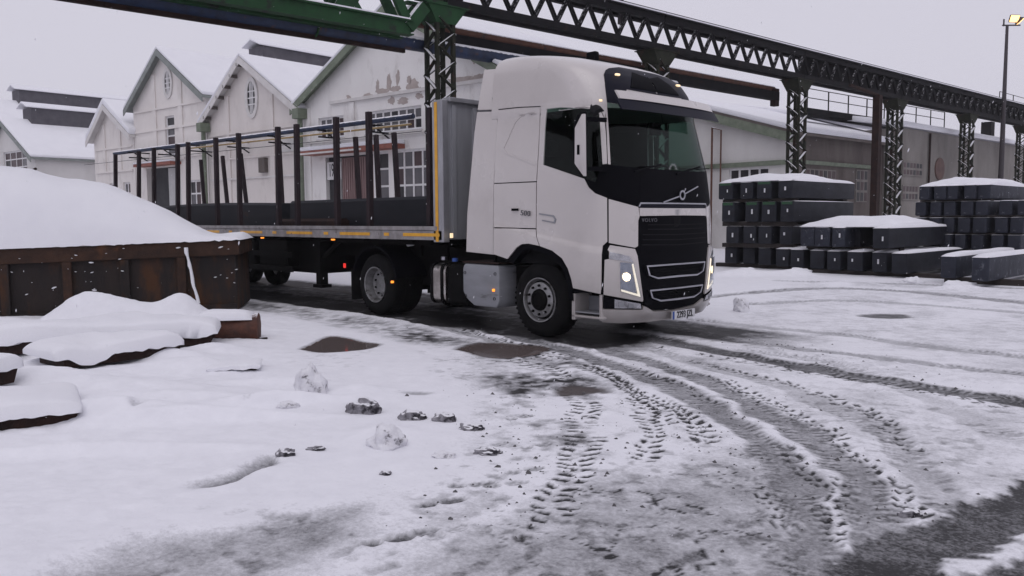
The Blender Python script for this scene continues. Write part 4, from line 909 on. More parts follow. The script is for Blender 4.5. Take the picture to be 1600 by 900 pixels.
cargo('black steel length on the trailer deck, nearest to the grey headboard', -15.3, -9.95, YC-.6, YC+.6, 1.99)
cargo('black steel length on the trailer deck, the rear one, half behind the snow heap', -23.0, -15.9, YC-.6, YC+.6, 1.96, sag=.05)
cargo('low rusty brown steel bar in the gap between the two black lengths', -15.2, -12.9, TN+.3, TN+.5, 1.63, 'steel_bar', 0, M['rust_dark'])
# ------------------------------------------------------------------ crane runway on lattice columns
RW0 = np.array([-17.1, 13.97]); RWA = R(87.6); RU = np.array([math.cos(RWA), math.sin(RWA)]); RV = np.array([-math.sin(RWA), math.cos(RWA)])
SPAN = 9.1; CW, CD = .62, .55
def rw(x, y=0., z=0.): p = RW0+RU*x+RV*y; return (p[0], p[1], z)
def make_column(label, matl, cap_m):
    t = thing('lattice_column', label, 'column', (0, 0, 0), RWA, 'lattice columns carrying the crane runway')
    a = .1; H_ = 6.75
    for cx_, cy in ((0, 0), (CW-a, 0), (0, CD-a), (CW-a, CD-a)):
        mb = MB(); mb.box((cx_, cy, 0), (cx_+a, cy+a, H_)); mb.build('leg', matl, t)
    k = 0; step_ = .73; z = .25
    zz = []
    while z < H_-.3: zz.append(z); z += step_
    cx0, cx1 = .05, CW-.05; cy0, cy1 = .05, CD-.05
    def lacing(p, q): mb = MB(); mb.bar(p, q, .1, .03); mb.build('lacing_bar', matl, t)
    for i, z in enumerate(zz):
        up = z+step_*.5
        for yy in (-.016, CD+.016):
            lacing((cx0, yy, z), (cx1, yy, up)); lacing((cx1, yy, up), (cx0, yy, z+step_))
        for xx in (-.016, CW+.016):
            lacing((xx, cy1, z), (xx, cy0, up)); lacing((xx, cy0, up), (xx, cy1, z+step_))
    mb = MB()
    b0, b1 = (-.0, -.02, 6.68), (CW, CD+.02, 6.68); t0, t1 = (-.32, -.1, 7.1), (CW+.32, CD+.1, 7.1)
    V = [(b0[0], b0[1], 6.68), (b1[0], b0[1], 6.68), (b1[0], b1[1], 6.68), (b0[0], b1[1], 6.68), (t0[0], t0[1], 7.1), (t1[0], t0[1], 7.1), (t1[0], t1[1], 7.1), (t0[0], t1[1], 7.1)]
    mb.add(V, [(0, 3, 2, 1), (4, 5, 6, 7), (0, 1, 5, 4), (1, 2, 6, 5), (2, 3, 7, 6), (3, 0, 4, 7)]); mb.build('column_head', cap_m, t)
    mb = MB(); mb.box((-.38, -.14, 7.102), (CW+.38, CD+.14, 7.13)); mb.build('bearing_plate', cap_m, t)
    mb = MB(); mb.box((-.06, -.06, 0), (CW+.06, CD+.06, .08)); mb.build('base_plate', matl, t)
    return t
labs = ['olive lattice column with bright green head, behind the trailer beside its headboard', 'lattice column whose pale head shows just above the lorry cab roof', 'lattice column rising behind the tall bloom stack nearest the lorry', 'lattice column beside the brown post, between the two tall bloom stacks', 'lattice column above the right hand bloom stack, before the lamp post', 'lattice column at the right edge of the picture, past the lamp post']
colA = make_column(labs[0], M['olive_steel'], M['green_paint']); colA.location = rw(0)
colB = make_column(labs[1], M['olive_steel'], M['olive_steel']); colB.location = rw(SPAN)
for k in (2, 3, 4, 5):
    c_ = copy_tree(colB); c_['label'] = labs[k]; c_.location = rw(SPAN*k)
# girder spans
def girder(x0, x1, label, matl, z0, z1, vstep=.88, w=.075, ylist=(.06, CD-.06), chord=.2, plate=False):
    t = thing('runway_girder', label, 'girder', rw((x0)), RWA, 'spans of the crane runway'); L_ = x1-x0
    for yy in ylist:
        near = yy == ylist[0]
        mb = MB(); mb.box((0, yy-.09, z0), (L_, yy+.09, z0+chord)); mb.build('bottom_chord', matl, t)
        mb = MB(); mb.box((0, yy-.09, z1-chord), (L_, yy+.09, z1)); mb.build('top_chord', matl, t)
        n = int(round(L_/vstep)); d = L_/n
        for i in range(n if near else 0):
            for a, b in (((i*d, z1-chord), ((i+.5)*d, z0+chord)), (((i+.5)*d, z0+chord), ((i+1)*d, z1-chord))):
                if near:
                    for e in (-.05, .05):
                        mb = MB(); mb.bar((a[0]+e, yy-.03, a[1]), (b[0]+e, yy-.03, b[1]), w*.62, w, (0, 1, 0)); mb.build('web_bar', matl, t)
                else:
                    mb = MB(); mb.bar((a[0], yy, a[1]), (b[0], yy, b[1]), w, w, (0, 1, 0)); mb.build('web_bar', matl, t)
    if plate:
        mb = MB(); mb.box((0, .25, z0+.2), (L_, .29, z1-.2)); mb.build('web_plate', matl, t)
    mb = MB(); mb.box((0, ylist[0]-.16, z1+.002), (L_, ylist[-1]+.16, z1+.05)); mb.build('walkway_plate', matl, t)
    mb = MB(); mb.box((0, ylist[0]-.17, z1+.052), (L_, ylist[-1]+.17, z1+.1)); mb.build('snow_cap', M['snow'], t, bevel=.015)
    mb = MB(); mb.box((0, .2, z1+.1), (L_, .32, z1+.24)); mb.build('crane_rail', M['dark_steel'], t)
    mb = MB(); mb.tube([(0, .5, z1+.32), (L_, .5, z1+.3)], .012, 6); mb.build('trolley_wire', M['dark_steel'], t)
    return t
gl = ['dark runway girder span just right of the green column head, above the lorry', 'dark runway girder span running from above the cab to the tall bloom stack', 'dark runway girder span over the gap between the two tall bloom stacks', 'dark runway girder span above the right hand bloom stack', 'dark runway girder span at the right edge of the picture', 'far dark runway girder span past the right edge']
for k in range(5): girder(SPAN*k+.34, SPAN*(k+1)+.3, gl[k], M['dark_steel'], 7.135, 8.26, plate=k >= 2)
# short stiffener posts over the columns
for k in range(1, 6):
    o = MB(); 
# green truss that spans the road towards the camera
gt = thing('green_truss', 'bright green road span of the runway crossing the upper left corner', 'truss', rw(0), RWA)
Z0, Z1 = 6.24, 8.2; XS = -20.
for yy in (.0, CD-.06):
    mb = MB(); mb.box((XS, yy-.06, Z0), (-.85, yy+.06, Z0+.34)); mb.box((XS, yy-.13, Z0-.03), (-.8, yy+.13, Z0+.001)); mb.box((XS, yy-.13, Z0+.3), (-.8, yy+.13, Z0+.34)); mb.build('bottom_chord', M['green_paint'], gt)
    mb = MB(); mb.bar((-.9, yy, Z0+.16), (-.38, yy, 7.0), .3, .2, (0, 1, 0)); mb.build('end_bend', M['green_paint'], gt)
    mb = MB(); mb.box((-.45, yy-.1, 6.97), (.28, yy+.1, 7.13)) if False else mb.box((-.62, yy-.1, 7.135), (.3, yy+.1, 7.2)); mb.build('end_seat', M['green_paint'], gt)
    mb = MB(); mb.box((XS, yy-.1, Z1-.18), (.3, yy+.1, Z1)); mb.build('top_chord', M['green_paint'], gt)
    n = 11; d = (-XS-.9)/n
    for i in range(n):
        xa = -.9-i*d
        for a, b in (((xa, Z0+.3), (xa-d/2, Z1-.15)), ((xa-d/2, Z1-.15), (xa-d, Z0+.3))):
            mb = MB(); mb.bar((a[0], yy, a[1]), (b[0], yy, b[1]), .24, .12, (0, 1, 0)); mb.build('web_bar', M['green_paint'], gt)
        if i < n-1:
            mb = MB(); P = (xa-d, Z0+.33); mb.prism([(P[0]-.42, P[1]), (P[0]+.42, P[1]), (P[0]+.12, P[1]+.42), (P[0]-.12, P[1]+.42)], yy-.07, yy-.052); mb.build('gusset_plate', M['green_paint'], gt)
mb = MB(); mb.box((XS, -.14, Z0+.342), (-.9, -.05, Z0+.375)); mb.build('snow_strip', M['snow'], gt)
mb = MB(); mb.box((-.1, .05, 7.136), (.28, .45, 8.3)); mb.build('end_post', M['olive_steel'], gt)
# pipes carried below the girder
def pipe(label, x0, x1, y, z, r, matl, name='pipe', hang=0.):
    o = MB(rw(x0)).tube([rw(x0, y, z)[:2]+(z,), rw(x1, y, z)[:2]+(z,)], r, 16); p = o.build(name, matl, None, .7); p.location = rw(x0)
    return tag(p, label, 'pipe', 'pipes along the crane runway')
pipe('thick dark blue pipe running under the green truss and girder', XS, 11., .75, 6.22, .19, M['blue_pipe'])
pipe('thin rusty brown pipe just below the dark girder', -6., SPAN*2-.3, 1.0, 6.82, .1, M['rust_pipe'])
pb = MB(rw(.8)); p0, p1 = rw(.8, .9, 6.5), rw(SPAN*2-.2, .9, 6.5); pb.bar(p0, p1, .26, .34); o = pb.build('pipe_beam', M['dark_steel'], None); o.location = rw(.8); tag(o, 'dark brown carrier beam between the rusty pipe and the blue pipe', 'beam')
o = MB(rw(-12)); o.bar(rw(-20, .75, 6.0), rw(-.5, .75, 6.0), .1, .12); o = o.build('pipe_carrier', M['rust_dark'], None); o.location = rw(-12); tag(o, 'dark rusty angle running under the blue pipe at upper left', 'beam')
for xx, lab in ((-3.1, 'green hanger strap round the blue pipe, close to the green column head'), (-8.4, 'green hanger strap round the blue pipe at the upper left')):
    t = MB(rw(xx)); c = rw(xx, .95, 6.13)
    t.tube([rw(xx, .75+.22*math.cos(a), 6.22+.22*math.sin(a)) for a in np.linspace(-math.pi*.95, math.pi*.95, 16)], .03, 6); t.bar(rw(xx, .55, 6.25), rw(xx, .3, 6.55), .05)
    o = t.build('pipe_hanger', M['green_paint'], None, .8); o.location = rw(xx); tag(o, lab, 'hanger')
b_ = MB(rw(SPAN*2-.3)); b_.box((0, 0, 0), (.01, .01, .01)); b_ = MB(rw(SPAN*2-.3)); c0 = np.array(rw(SPAN*2-.35, .9, 6.0)); b_.bar(c0+[0, 0, .1], c0+[0, 0, .8], .3, .25); o = b_.build('pipe_bracket', M['rust_dark'], None, bevel=.01); o.location = rw(SPAN*2-.3); tag(o, 'dark rusty box bracket on the column behind the left bloom stack', 'bracket')
# mast on the girder
c0 = rw(8.0, .3, 8.1); pz = on_wall(981, 33, RW0, RWA)
mb = MB(pz); pz = pz+np.array([RV[0]*.3, RV[1]*.3, 0]); mb = MB(pz); mb.bar(pz-[0, 0, .05], pz+[0, 0, 2.2], .14, .14); o = mb.build('runway_mast', M['lamp_dark'], None, bevel=.01); o.location = pz; tag(o, 'short dark post standing on top of the runway girder above the lorry cab', 'post')
# ------------------------------------------------------------------ gabled works halls on the left
FP = np.array([-20.21, 16.51])*1.0; FA = R(185.8); FU = np.array([math.cos(FA), math.sin(FA)]); FN = np.array([-math.sin(FA), math.cos(FA)])
def fpt(s, n=0., z=0.): p = FP+FU*s+FN*n; return (p[0], p[1], z)
def fs(x, y, n=0.):
    q = FP+FN*n; p = on_wall(x, y, q, FA); return float((p[:2]-FP) @ FU), float(p[2])
PM = [M['pane'], M['pane_dark'], M['pane_red']]
def window(parent, s0, s1, z0, z1, cols, rows, n=-.12, fm=None, fw=.08, mw=.065, panes=(0, 0, 1, 2), sill=True):
    fm = fm or M['frame_white']; mb = MB(); t = .05
    for a, b in ((s0, s0+fw), (s1-fw, s1)): mb.box((a, n, z0), (b, n+t, z1))
    for a, b in ((z0, z0+fw), (z1-fw, z1)): mb.box((s0+fw, n, a), (s1-fw, n+t, b))
    for i in range(1, cols): c = s0+(s1-s0)*i/cols; mb.box((c-mw/2, n+.004, z0+fw), (c+mw/2, n+t-.004, z1-fw))
    for j in range(1, rows): c = z0+(z1-z0)*j/rows; mb.box((s0+fw, n+.008, c-mw/2), (s1-fw, n+t-.008, c+mw/2))
    w = mb.build('window', fm, parent); me_ = None
    for i in range(cols):
        for j in range(rows):
            a, b = s0+(s1-s0)*i/cols, s0+(s1-s0)*(i+1)/cols; c, d = z0+(z1-z0)*j/rows, z0+(z1-z0)*(j+1)/rows
            mb = MB(); mb.box((a+.01, n+.012, c+.01), (b-.01, n+.022, d-.01)); mb.build('pane', PM[random.choice(panes)], w)
    if sill:
        mb = MB(); mb.box((s0-.06, n+t, z0-.06), (s1+.06, .07, z0)); mb.build('sill', M['trim_white'], w)
        mb = MB(); mb.box((s0-.04, n+t+.01, z0+.001), (s1+.04, .06, z0+.05)); mb.build('snow_strip', M['snow'], w, bevel=.015)
    return w
def gable(name, label, sl, sr, sp, el, er, pk, depth, wallm, trimm, holes=(), over=.35, snow=.15, barge=.18):
    """hall with its gable end in the facade line; sl > sr because s runs to the left"""
    t = thing(name, label, 'building', fpt((sl+sr)/2), FA, 'gabled works halls behind the trailer'); c = (sl+sr)/2
    poly = [(sr-c, 0), (sl-c, 0), (sl-c, el), (sp-c, pk), (sr-c, er)]
    mb = MB(); wall2d(mb, poly, [(h[0]-c, h[1]-c, h[2], h[3]) for h in holes], -.3, 0.); mb.build('gable_wall', wallm, t)
    for s_, e in ((sl-c-.3, el), (sr-c, er)):
        mb = MB(); mb.box((s_, -depth, 0), (s_+.3, -.3, e)); mb.build('side_wall', wallm, t)
    # slopes
    for (sa, za) in ((sl-c, el), (sr-c, er)):
        dx, dz = sa-(sp-c), za-pk; ln = math.hypot(dx, dz); ex, ez = dx/ln, dz/ln; so, zo = sa+ex*over, za+ez*over
        nx, nz = (-ez, ex) if ex > 0 else (ez, -ex)
        if nz < 0: nx, nz = -nx, -nz
        def quad(a0, a1, y0, y1):
            return [(sp-c, y0, pk+a0), (so, y0, zo+a0), (so, y0, zo+a1), (sp-c, y0, pk+a1), (sp-c, y1, pk+a0), (so, y1, zo+a0), (so, y1, zo+a1), (sp-c, y1, pk+a1)]
        BF = [(0, 1, 2, 3), (7, 6, 5, 4), (0, 4, 5, 1), (1, 5, 6, 2), (2, 6, 7, 3), (3, 7, 4, 0)]
        mb = MB(); mb.add(quad(.0, .1, -depth, .3), BF); rf = mb.build('roof', trimm, t)
        mb = MB(); mb.add(quad(.102, .102+snow, -depth, .34), BF); mb.build('roof_snow', M['snow'], rf, .5, bevel=.06)
        mb = MB(); mb.add(quad(-barge, .09, .302, .34), BF); mb.build('barge_board', trimm, rf)
    return t, c
# nearest hall: windows, canopy, door, peeling plaster
g3R, g3L = -2.95, 6.86
W1 = (.55, 5.0); zt = 5.17
h3 = [(.72, 3.35, 4.42, 5.17), (4.55, 5.95, 4.42, 5.17), (.35, 2.05, 1.55, 3.83), (2.3, 2.9, 1.55, 3.83), (-2.2, -.1, 1.6, 3.8)]
t3, c3 = gable('works_hall', 'nearest white hall with peeling plaster gable and faded red sheet door', g3L, g3R, 1.95, 5.7, 5.7, 8.35, 9, M['peel_wall'], M['green_trim'], h3+[(3.05, 5.6, 0., 3.78)], snow=.14)
for h, cw, rw_ in ((h3[0], 7, 2), (h3[1], 4, 2), (h3[2], 4, 4), (h3[3], 1, 4), (h3[4], 4, 4)): window(t3, h[0]-c3, h[1]-c3, h[2], h[3], cw, rw_, panes=(0, 0, 1, 2, 0))
mb = MB(); mb.box((3.05-c3, -.2, 0), (5.6-c3, -.16, 3.78)); mb.build('door_backing', M['dark_void'], t3)
dr = MB(); dr.box((3.1-c3, -.1, .05), (4.75-c3, -.05, 3.72)); dr = dr.build('sheet_door', M['door_red'], t3)
for i in range(14):
    mb = MB(); s_ = 3.13-c3+i*.117; mb.box((s_, -.05, .06), (s_+.055, -.025, 3.7)); mb.build('door_rib', M['door_red'], dr)
mb = MB(); mb.box((4.78-c3, -.1, .05), (5.0-c3, .0, 3.72)); mb.box((4.3-c3, -.022, .3), (4.72-c3, -.01, 2.2)); mb.build('door_leaf', M['pale_door'], t3)
mb = MB(); a = fs(512, 254); b = fs(534, 280); mb.box((b[0]-c3, -.02, b[1]), (a[0]-c3, .03, a[1])); sg = mb.build('number_board', M['sign_white'], t3)
me_ = text_mesh('1958', (a[1]-b[1])*1.05, .92, .48)
for v in me_.vertices: x, y, z = v.co; v.co = Vector((((a[0]+b[0])/2-c3)-x, +.033+z, (a[1]+b[1])/2+y))
link('number_lettering', me_, M['ink'], sg)
mb = MB(); mb.box((1.5-c3, .0, 3.86), (6.3-c3, .55, 4.0)); cn = mb.build('canopy', M['canopy_red'], t3)
mb = MB(); mb.box((1.5-c3, -.0, 4.002), (6.3-c3, .57, 4.14)); mb.build('canopy_snow', M['snow'], cn, bevel=.03)
mb = MB(); mb.box((3.0-c3, .552, 3.87), (6.32-c3, .57, 3.93)); mb.build('canopy_edge', M['trim_white'], cn)
for z, h_ in ((5.58, .1), (4.3, .05)):
    mb = MB(); mb.box((g3R+.3-c3, .0, z), (5.2-c3 if z > 5 else 6.6-c3, .1, z+h_)); mb.build('ledge', M['trim_white'], t3)
for s_ in (4.05, 6.5, -2.7):
    mb = MB(); mb.box((s_-.12-c3, .0, .0 if s_ != 4.05 else 4.12), (s_+.12-c3, .06, 5.56)); mb.build('pilaster', M['peel_wall'], t3)
# flaked patches of plaster: thin raised scabs of bare render
def flake(t, c, s_, z, rs, rz_, seed):
    r = random.Random(seed)
    for k_ in range(3):
        n = 16; P = []; so, zo = s_+r.uniform(-.7, .7)*rs*(k_ > 0), z+r.uniform(-.4, .6)*rz_*(k_ > 0); f = (1., .6, .45)[k_]
        for i in range(n):
            a = 2*math.pi*i/n; k = r.uniform(.6, 1.15); P.append((so-c+math.cos(a)*rs*k*f, zo+math.sin(a)*rz_*k*f))
        mb = MB(); mb.prism(P, .004, .008+.001*k_); mb.build('bare_patch', M['bare_plaster'], t)
for i, (x, y, rs, rz_) in enumerate([(545, 153, .12, .1), (575, 149, .25, .08), (598, 144, .35, .13), (608, 128, .12, .3), (622, 122, .1, .25), (618, 140, .25, .12), (645, 134, .3, .22), (655, 140, .2, .1), (612, 158, .18, .14), (630, 158, .3, .12), (655, 150, .2, .1), (725, 124, .4, .1), (745, 122, .3, .12), (741, 95, .1, .1), (700, 128, .3, .08), (590, 134, .08, .2), (640, 125, .12, .16)]):
    q = fs(x, y); flake(t3, c3, q[0], q[1], rs, rz_, i)
# second hall (pinkish), deep eaves, oval window
def oval(t, c, s_, z, rs, rz_, ring_m):
    n = 28; P = [(s_-c+math.cos(2*math.pi*i/n)*rs, z+math.sin(2*math.pi*i/n)*rz_) for i in range(n)]; Q = [(s_-c+math.cos(2*math.pi*i/n)*(rs+.16), z+math.sin(2*math.pi*i/n)*(rz_+.16)) for i in range(n)]
    mb = MB(); V = [(a, .06, b) for a, b in Q]+[(a, .06, b) for a, b in P]+[(a, -.02, b) for a, b in P]+[(a, -.02, b) for a, b in Q]
    mb.add(V, [(k*n+i, k*n+(i+1) % n, ((k+1) % 4)*n+(i+1) % n, ((k+1) % 4)*n+i) for k in range(4) for i in range(n)]); o = mb.build('oval_window', ring_m, t, .5)
    mb = MB(); mb.prism(P, .008, .02); mb.build('pane', M['pane_dark'], o)
    for k in (-.33, .33, 0): mb = MB(); h_ = rz_*math.sqrt(1-k*k); mb.box((s_-c+k*rs-.02, .022, z-h_), (s_-c+k*rs+.02, .045, z+h_)); mb.build('glazing_bar', M['frame_white'], o)
    for k in (-.4, .0, .4): mb = MB(); w_ = rs*math.sqrt(1-k*k); mb.box((s_-c-w_, .024, z+k*rz_-.02), (s_-c+w_, .043, z+k*rz_+.02)); mb.build('glazing_bar', M['frame_white'], o)
h2 = [(10.6, 11.5, 1.2, 2.2), (12.2, 12.9, 1.2, 2.2), (8.6, 9.3, 1.2, 2.2), (7.2, 7.9, 1.2, 2.2)]
t2, c2 = gable('works_hall', 'pinkish hall with an oval gable window and deep snowy eaves', 13.3, 6.9, 10.35, 5.6, 5.6, 7.75, 24, M['pink_wall'], M['trim_white'], h2, over=.3)
for h in h2: window(t2, h[0]-c2, h[1]-c2, h[2], h[3], 2, 2)
q = fs(394, 153); oval(t2, c2, q[0], q[1], .27, .62, M['trim_white'])
for z in (4.98, 4.0, 3.2): mb = MB(); mb.box((7.2-c2, 0, z), (13.1-c2, .07, z+.07)); mb.build('ledge', M['pink_wall'] if z != 3.2 else M['trim_white'], t2)
for s_ in (8.75, 11.75): mb = MB(); mb.box((s_-.14-c2, 0, 0), (s_+.14-c2, .055, 6.5)); mb.build('pilaster', M['pink_wall'], t2)
mb = MB(); mb.box((7.2-c2, .002, 4.1), (8.4-c2, .03, 4.9)); mb.build('pale_panel', M['white_wall'], t2)
mb = MB(); mb.box((9.1-c2, .0, 3.4), (9.5-c2, .16, 3.95)); mb.build('wall_box', M['brown_wall'], t2)
for k in range(6):
    mb = MB(); s_ = 10.5+k*.5; z_ = 7.6-(k*.5)*.72; mb.box((s_-c2-.03, 0, z_-.12), (s_-c2+.03, .34, z_)); mb.build('eaves_bracket', M['brown_wall'], t2)
for s_, lab, m_ in ((13.25, 'green iron downpipe between the pinkish hall and the tall cream hall', M['green_trim']), (6.72, 'green iron downpipe between the pinkish hall and the peeling hall', M['green_trim'])):
    p = np.array(fpt(s_, .22)); mb = MB(p); mb.tube([p+[0, 0, 0], p+[0, 0, 5.2]], .09, 10); mb.box(p+[-.2, -.2, 5.2], p+[.2, .2, 5.55]); o = mb.build('downpipe', m_, None, .7); o.location = p; tag(o, lab, 'downpipe')
# third hall (tall, cream)
h1 = [(15.95, 16.75, 4.42, 6.12), (14.0, 15.0, 1.6, 3.3)]
t1, c1 = gable('works_hall', 'tall cream hall with a steep gable and small oval window', 19.6, 13.35, 16.65, 6.75, 6.75, 8.85, 24, M['cream_wall'], M['grey_trim'], h1+[(15.6, 18.6, 0, 3.95)])
window(t1, h1[0][0]-c1, h1[0][1]-c1, h1[0][2], h1[0][3], 1, 4); window(t1, h1[1][0]-c1, h1[1][1]-c1, h1[1][2], h1[1][3], 2, 3)
q = fs(263, 130); oval(t1, c1, q[0], q[1], .24, .5, M['trim_white'])
for z in (6.45, 5.55, 4.3): mb = MB(); mb.box((13.5-c1, 0, z), (19.4-c1, .07, z+.08)); mb.build('ledge', M['cream_wall'], t1)
for s_ in (15.35, 17.6): mb = MB(); mb.box((s_-.16-c1, 0, 4.2), (s_+.16-c1, .055, 8.0)); mb.build('pilaster', M['cream_wall'], t1)
mb = MB(); mb.box((15.5-c1, .0, 4.0), (18.8-c1, .5, 4.12)); cn = mb.build('canopy', M['canopy_red'], t1); mb = MB(); mb.box((15.5-c1, .0, 4.122), (18.8-c1, .52, 4.2)); mb.build('canopy_snow', M['snow'], cn, bevel=.03)
mb = MB(); mb.box((15.6-c1, -.28, 0), (18.6-c1, -.24, 3.95)); mb.build('doorway_backing', M['dark_void'], t1)
mb = MB(); mb.box((15.65-c1, -.2, 0), (16.9-c1, -.14, 3.9)); mb.build('door_leaf', M['pale_door'], t1)
# fourth hall (small)
h0 = [(20.2, 20.9, 1.9, 3.4), (21.6, 22.3, 1.9, 3.4), (22.8, 23.4, 1.9, 3.4)]
t0, c0_ = gable('works_hall', 'small cream hall with snow rolled over its gable edge', 23.75, 19.65, 21.95, 5.55, 5.55, 7.0, 22, M['cream_wall'], M['trim_white'], h0, over=.25, snow=.3)
for h in h0: window(t0, h[0]-c0_, h[1]-c0_, h[2], h[3], 2, 3)
for z in (5.0, 3.9): mb = MB(); mb.box((19.8-c0_, 0, z), (23.6-c0_, .07, z+.07)); mb.build('ledge', M['cream_wall'], t0)
for s_ in (21.0, 22.6): mb = MB(); mb.box((s_-.12-c0_, 0, 3.95), (s_+.12-c0_, .055, 6.2)); mb.build('pilaster', M['cream_wall'], t0)
# long low hall on the far left, and another behind it, with dark ridge lanterns
t9, c9 = gable('long_hall', 'long low hall at the far left with a wide snowy roof', 39.2, 31.0, 35.1, 5.1, 5.1, 7.35, 60, M['white_wall'], M['grey_trim'], [(32.2, 35.6, 3.3, 5.6)], over=.25)
window(t9, 32.2-c9, 35.6-c9, 3.3, 5.6, 4, 5)
for k in range(8):
    mb = MB(); y = -4-k*5.5; sd_ = 31.0-c9; mb.box((sd_-.03, y-1.8, 3.0), (sd_-.005, y, 4.1)); w_ = mb.build('side_window', M['pane'], t9)
    for i in range(5): mb = MB(); mb.box((sd_-.06, y-1.8+i*.45-.03, 3.0), (sd_-.031, y-1.8+i*.45+.03, 4.1)); mb.build('glazing_bar', M['frame_white'], w_)
def lantern(t, c, sp, pk, y0, y1, w_=.6, h_=.8):
    mb = MB(); mb.prism([(sp-c-w_, pk-.2), (sp-c+w_, pk-.2), (sp-c+w_, pk+h_), (sp-c-w_, pk+h_)], y0, y1); o = mb.build('ridge_lantern', M['lantern'], t)
    mb = MB(); mb.prism([(sp-c-w_-.12, pk+h_-.0), (sp-c, pk+h_+.3), (sp-c+w_+.12, pk+h_-.0), (sp-c+w_+.12, pk+h_+.06), (sp-c, pk+h_+.38), (sp-c-w_-.12, pk+h_+.06)], y0-.3, y1+.3); mb.build('lantern_roof', M['snow'], o)
lantern(t9, c9, 35.1, 7.4, -59, -1.2); lantern(t1, c1, 16.65, 8.9, -23, -4.6, .6, .85)
t8, c8 = gable('long_hall', 'hazy snow roofed hall rising behind the long low hall', 49, 40, 44.5, 7.0, 7.0, 9.6, 60, M['white_wall'], M['grey_trim'], [], over=.25); lantern(t8, c8, 44.5, 9.7, -59, -4.)
# pipe rack along the facade
def fpipe(label, s0, s1, z0, z1, n, r, matl, name='wall_pipe'):
    a, b = np.array(fpt(s0, n, z0)), np.array(fpt(s1, n, z1)); mb = MB(a); mb.tube([a, b], r, 12); o = mb.build(name, matl, None, .7); o.location = a
    return tag(o, label, 'pipe')
fpipe('blue pipe with a ridge of snow crossing the hall fronts', .3, 20.0, 4.72, 4.66, .75, .085, M['blue_pipe'])
fpipe('thin yellow pipe below the blue pipe on the hall fronts', .3, 13.5, 4.47, 4.5, .85, .035, mat('yellow ochre pipe', (.36, .25, .09), (.25, .17, .08), .6, snow=.5))
fpipe('thin dark cable strung along the hall fronts', .3, 24, 4.3, 4.35, .4, .012, M['dark_steel'], 'wall_cable')
for i, s_ in enumerate((2.2, 4.7, 7.6, 10.3, 13.0, 15.6, 18.2)):
    a = np.array(fpt(s_, 0, 4.55)); mb = MB(a); mb.bar(fpt(s_, .02, 4.6), fpt(s_, 1.0, 4.6), .05); mb.bar(fpt(s_, .02, 4.38), fpt(s_, .95, 4.38), .05); mb.bar(fpt(s_, .02, 4.2), fpt(s_, .7, 4.58), .04)
    o = mb.build('pipe_bracket', M['dark_steel'], None); o.location = a
    tag(o, 'dark iron arm of the pipe rack, %s from the lattice column' % ['first', 'second', 'third', 'fourth', 'fifth', 'sixth', 'seventh'][i], 'bracket', 'arms of the pipe rack on the hall fronts')
# ------------------------------------------------------------------ works buildings on the right
BA = R(178.); BX = -18.5; bd = ray(1237, 300); BC = (EYE+bd*(BX/bd[0]))[:2]; BU = np.array([math.cos(BA), math.sin(BA)]); BN = np.array([-math.sin(BA), math.cos(BA)])
def bs(x, y):                                             # on the gable wall: (s, z)
    p = on_wall(x, y, BC, BA); return float((p[:2]-BC) @ BU), float(p[2])
def bt(x, y, s=0.):                                       # on the side wall: (n, z), n negative going away
    q = BC+BU*s; p = on_wall(x, y, q, BA+math.pi/2); return float((p[:2]-BC) @ BN), float(p[2])
e0 = bs(1222, 203); e1 = bs(1128, 180); slope = (e1[1]-e0[1])/(e1[0]-e0[0]); SP = 7.0; ez = e0[1]-e0[0]*slope
nEnd = bt(1405, 300)[0]
rb = thing('works_building', 'pale building with green fascia right of the lorry cab, its side wall stained dark', 'building', (BC[0], BC[1], 0), BA)
w0 = [bs(x, y) for x, y in ((1139.5, 262), (1152, 278), (1155, 262), (1201, 278))]
hl_ = [(bs(1201.5, 270)[0], bs(1139, 270)[0], 2.4, bs(1170, 262.5)[1])]
mb = MB(); wall2d(mb, [(0, 0), (14, 0), (14, ez), (SP, ez+SP*slope), (0, ez)], hl_, -.3, 0.); mb.build('gable_wall', M['white_wall'], rb)
window(rb, hl_[0][0], hl_[0][1], hl_[0][2], hl_[0][3], 4, 2, panes=(1,), sill=False, mw=.1)
mb = MB(); z_ = bs(1170, 256.5)[1]; mb.box((-.02, .0, z_-.12), (13, .12, z_+.1)); mb.build('green_band', M['green_trim'], rb)
zE = ez
hs_ = []
for (xa, ya, xb, yb) in ((1257, 262.5, 1303, 280), (1337, 265.5, 1353, 316), (1409, 252, 1439, 276)):
    pass
for sgn, s0, s1 in ((1, 0, SP), (-1, 14, SP)):
    d_ = .5*(-1 if sgn > 0 else 1); za = ez-.5*slope
    Q = lambda a0, a1, y0, y1: [(s0+d_, y0, za+a0), (s1, y0, ez+SP*slope+a0), (s1, y0, ez+SP*slope+a1), (s0+d_, y0, za+a1), (s0+d_, y1, za+a0), (s1, y1, ez+SP*slope+a0), (s1, y1, ez+SP*slope+a1), (s0+d_, y1, za+a1)]
    BF = [(0, 1, 2, 3), (7, 6, 5, 4), (0, 4, 5, 1), (1, 5, 6, 2), (2, 6, 7, 3), (3, 7, 4, 0)]
    mb = MB(); mb.add(Q(.0, .12, nEnd, .35), BF); rf = mb.build('roof', M['dark_steel'] if False else M['brown_wall'], rb)
    mb = MB(); mb.add(Q(.122, .4, nEnd, .4), BF); mb.build('roof_snow', M['snow'], rf, .5, bevel=.08)
    mb = MB(); mb.add(Q(-.42, -.0, .352, .4), BF); mb.build('fascia', M['green_trim'], rf)
mb = MB(); mb.box((0, nEnd, 0), (.3, -.3, ez-.05)); sw = mb.build('side_wall', M['brown_wall'], rb)
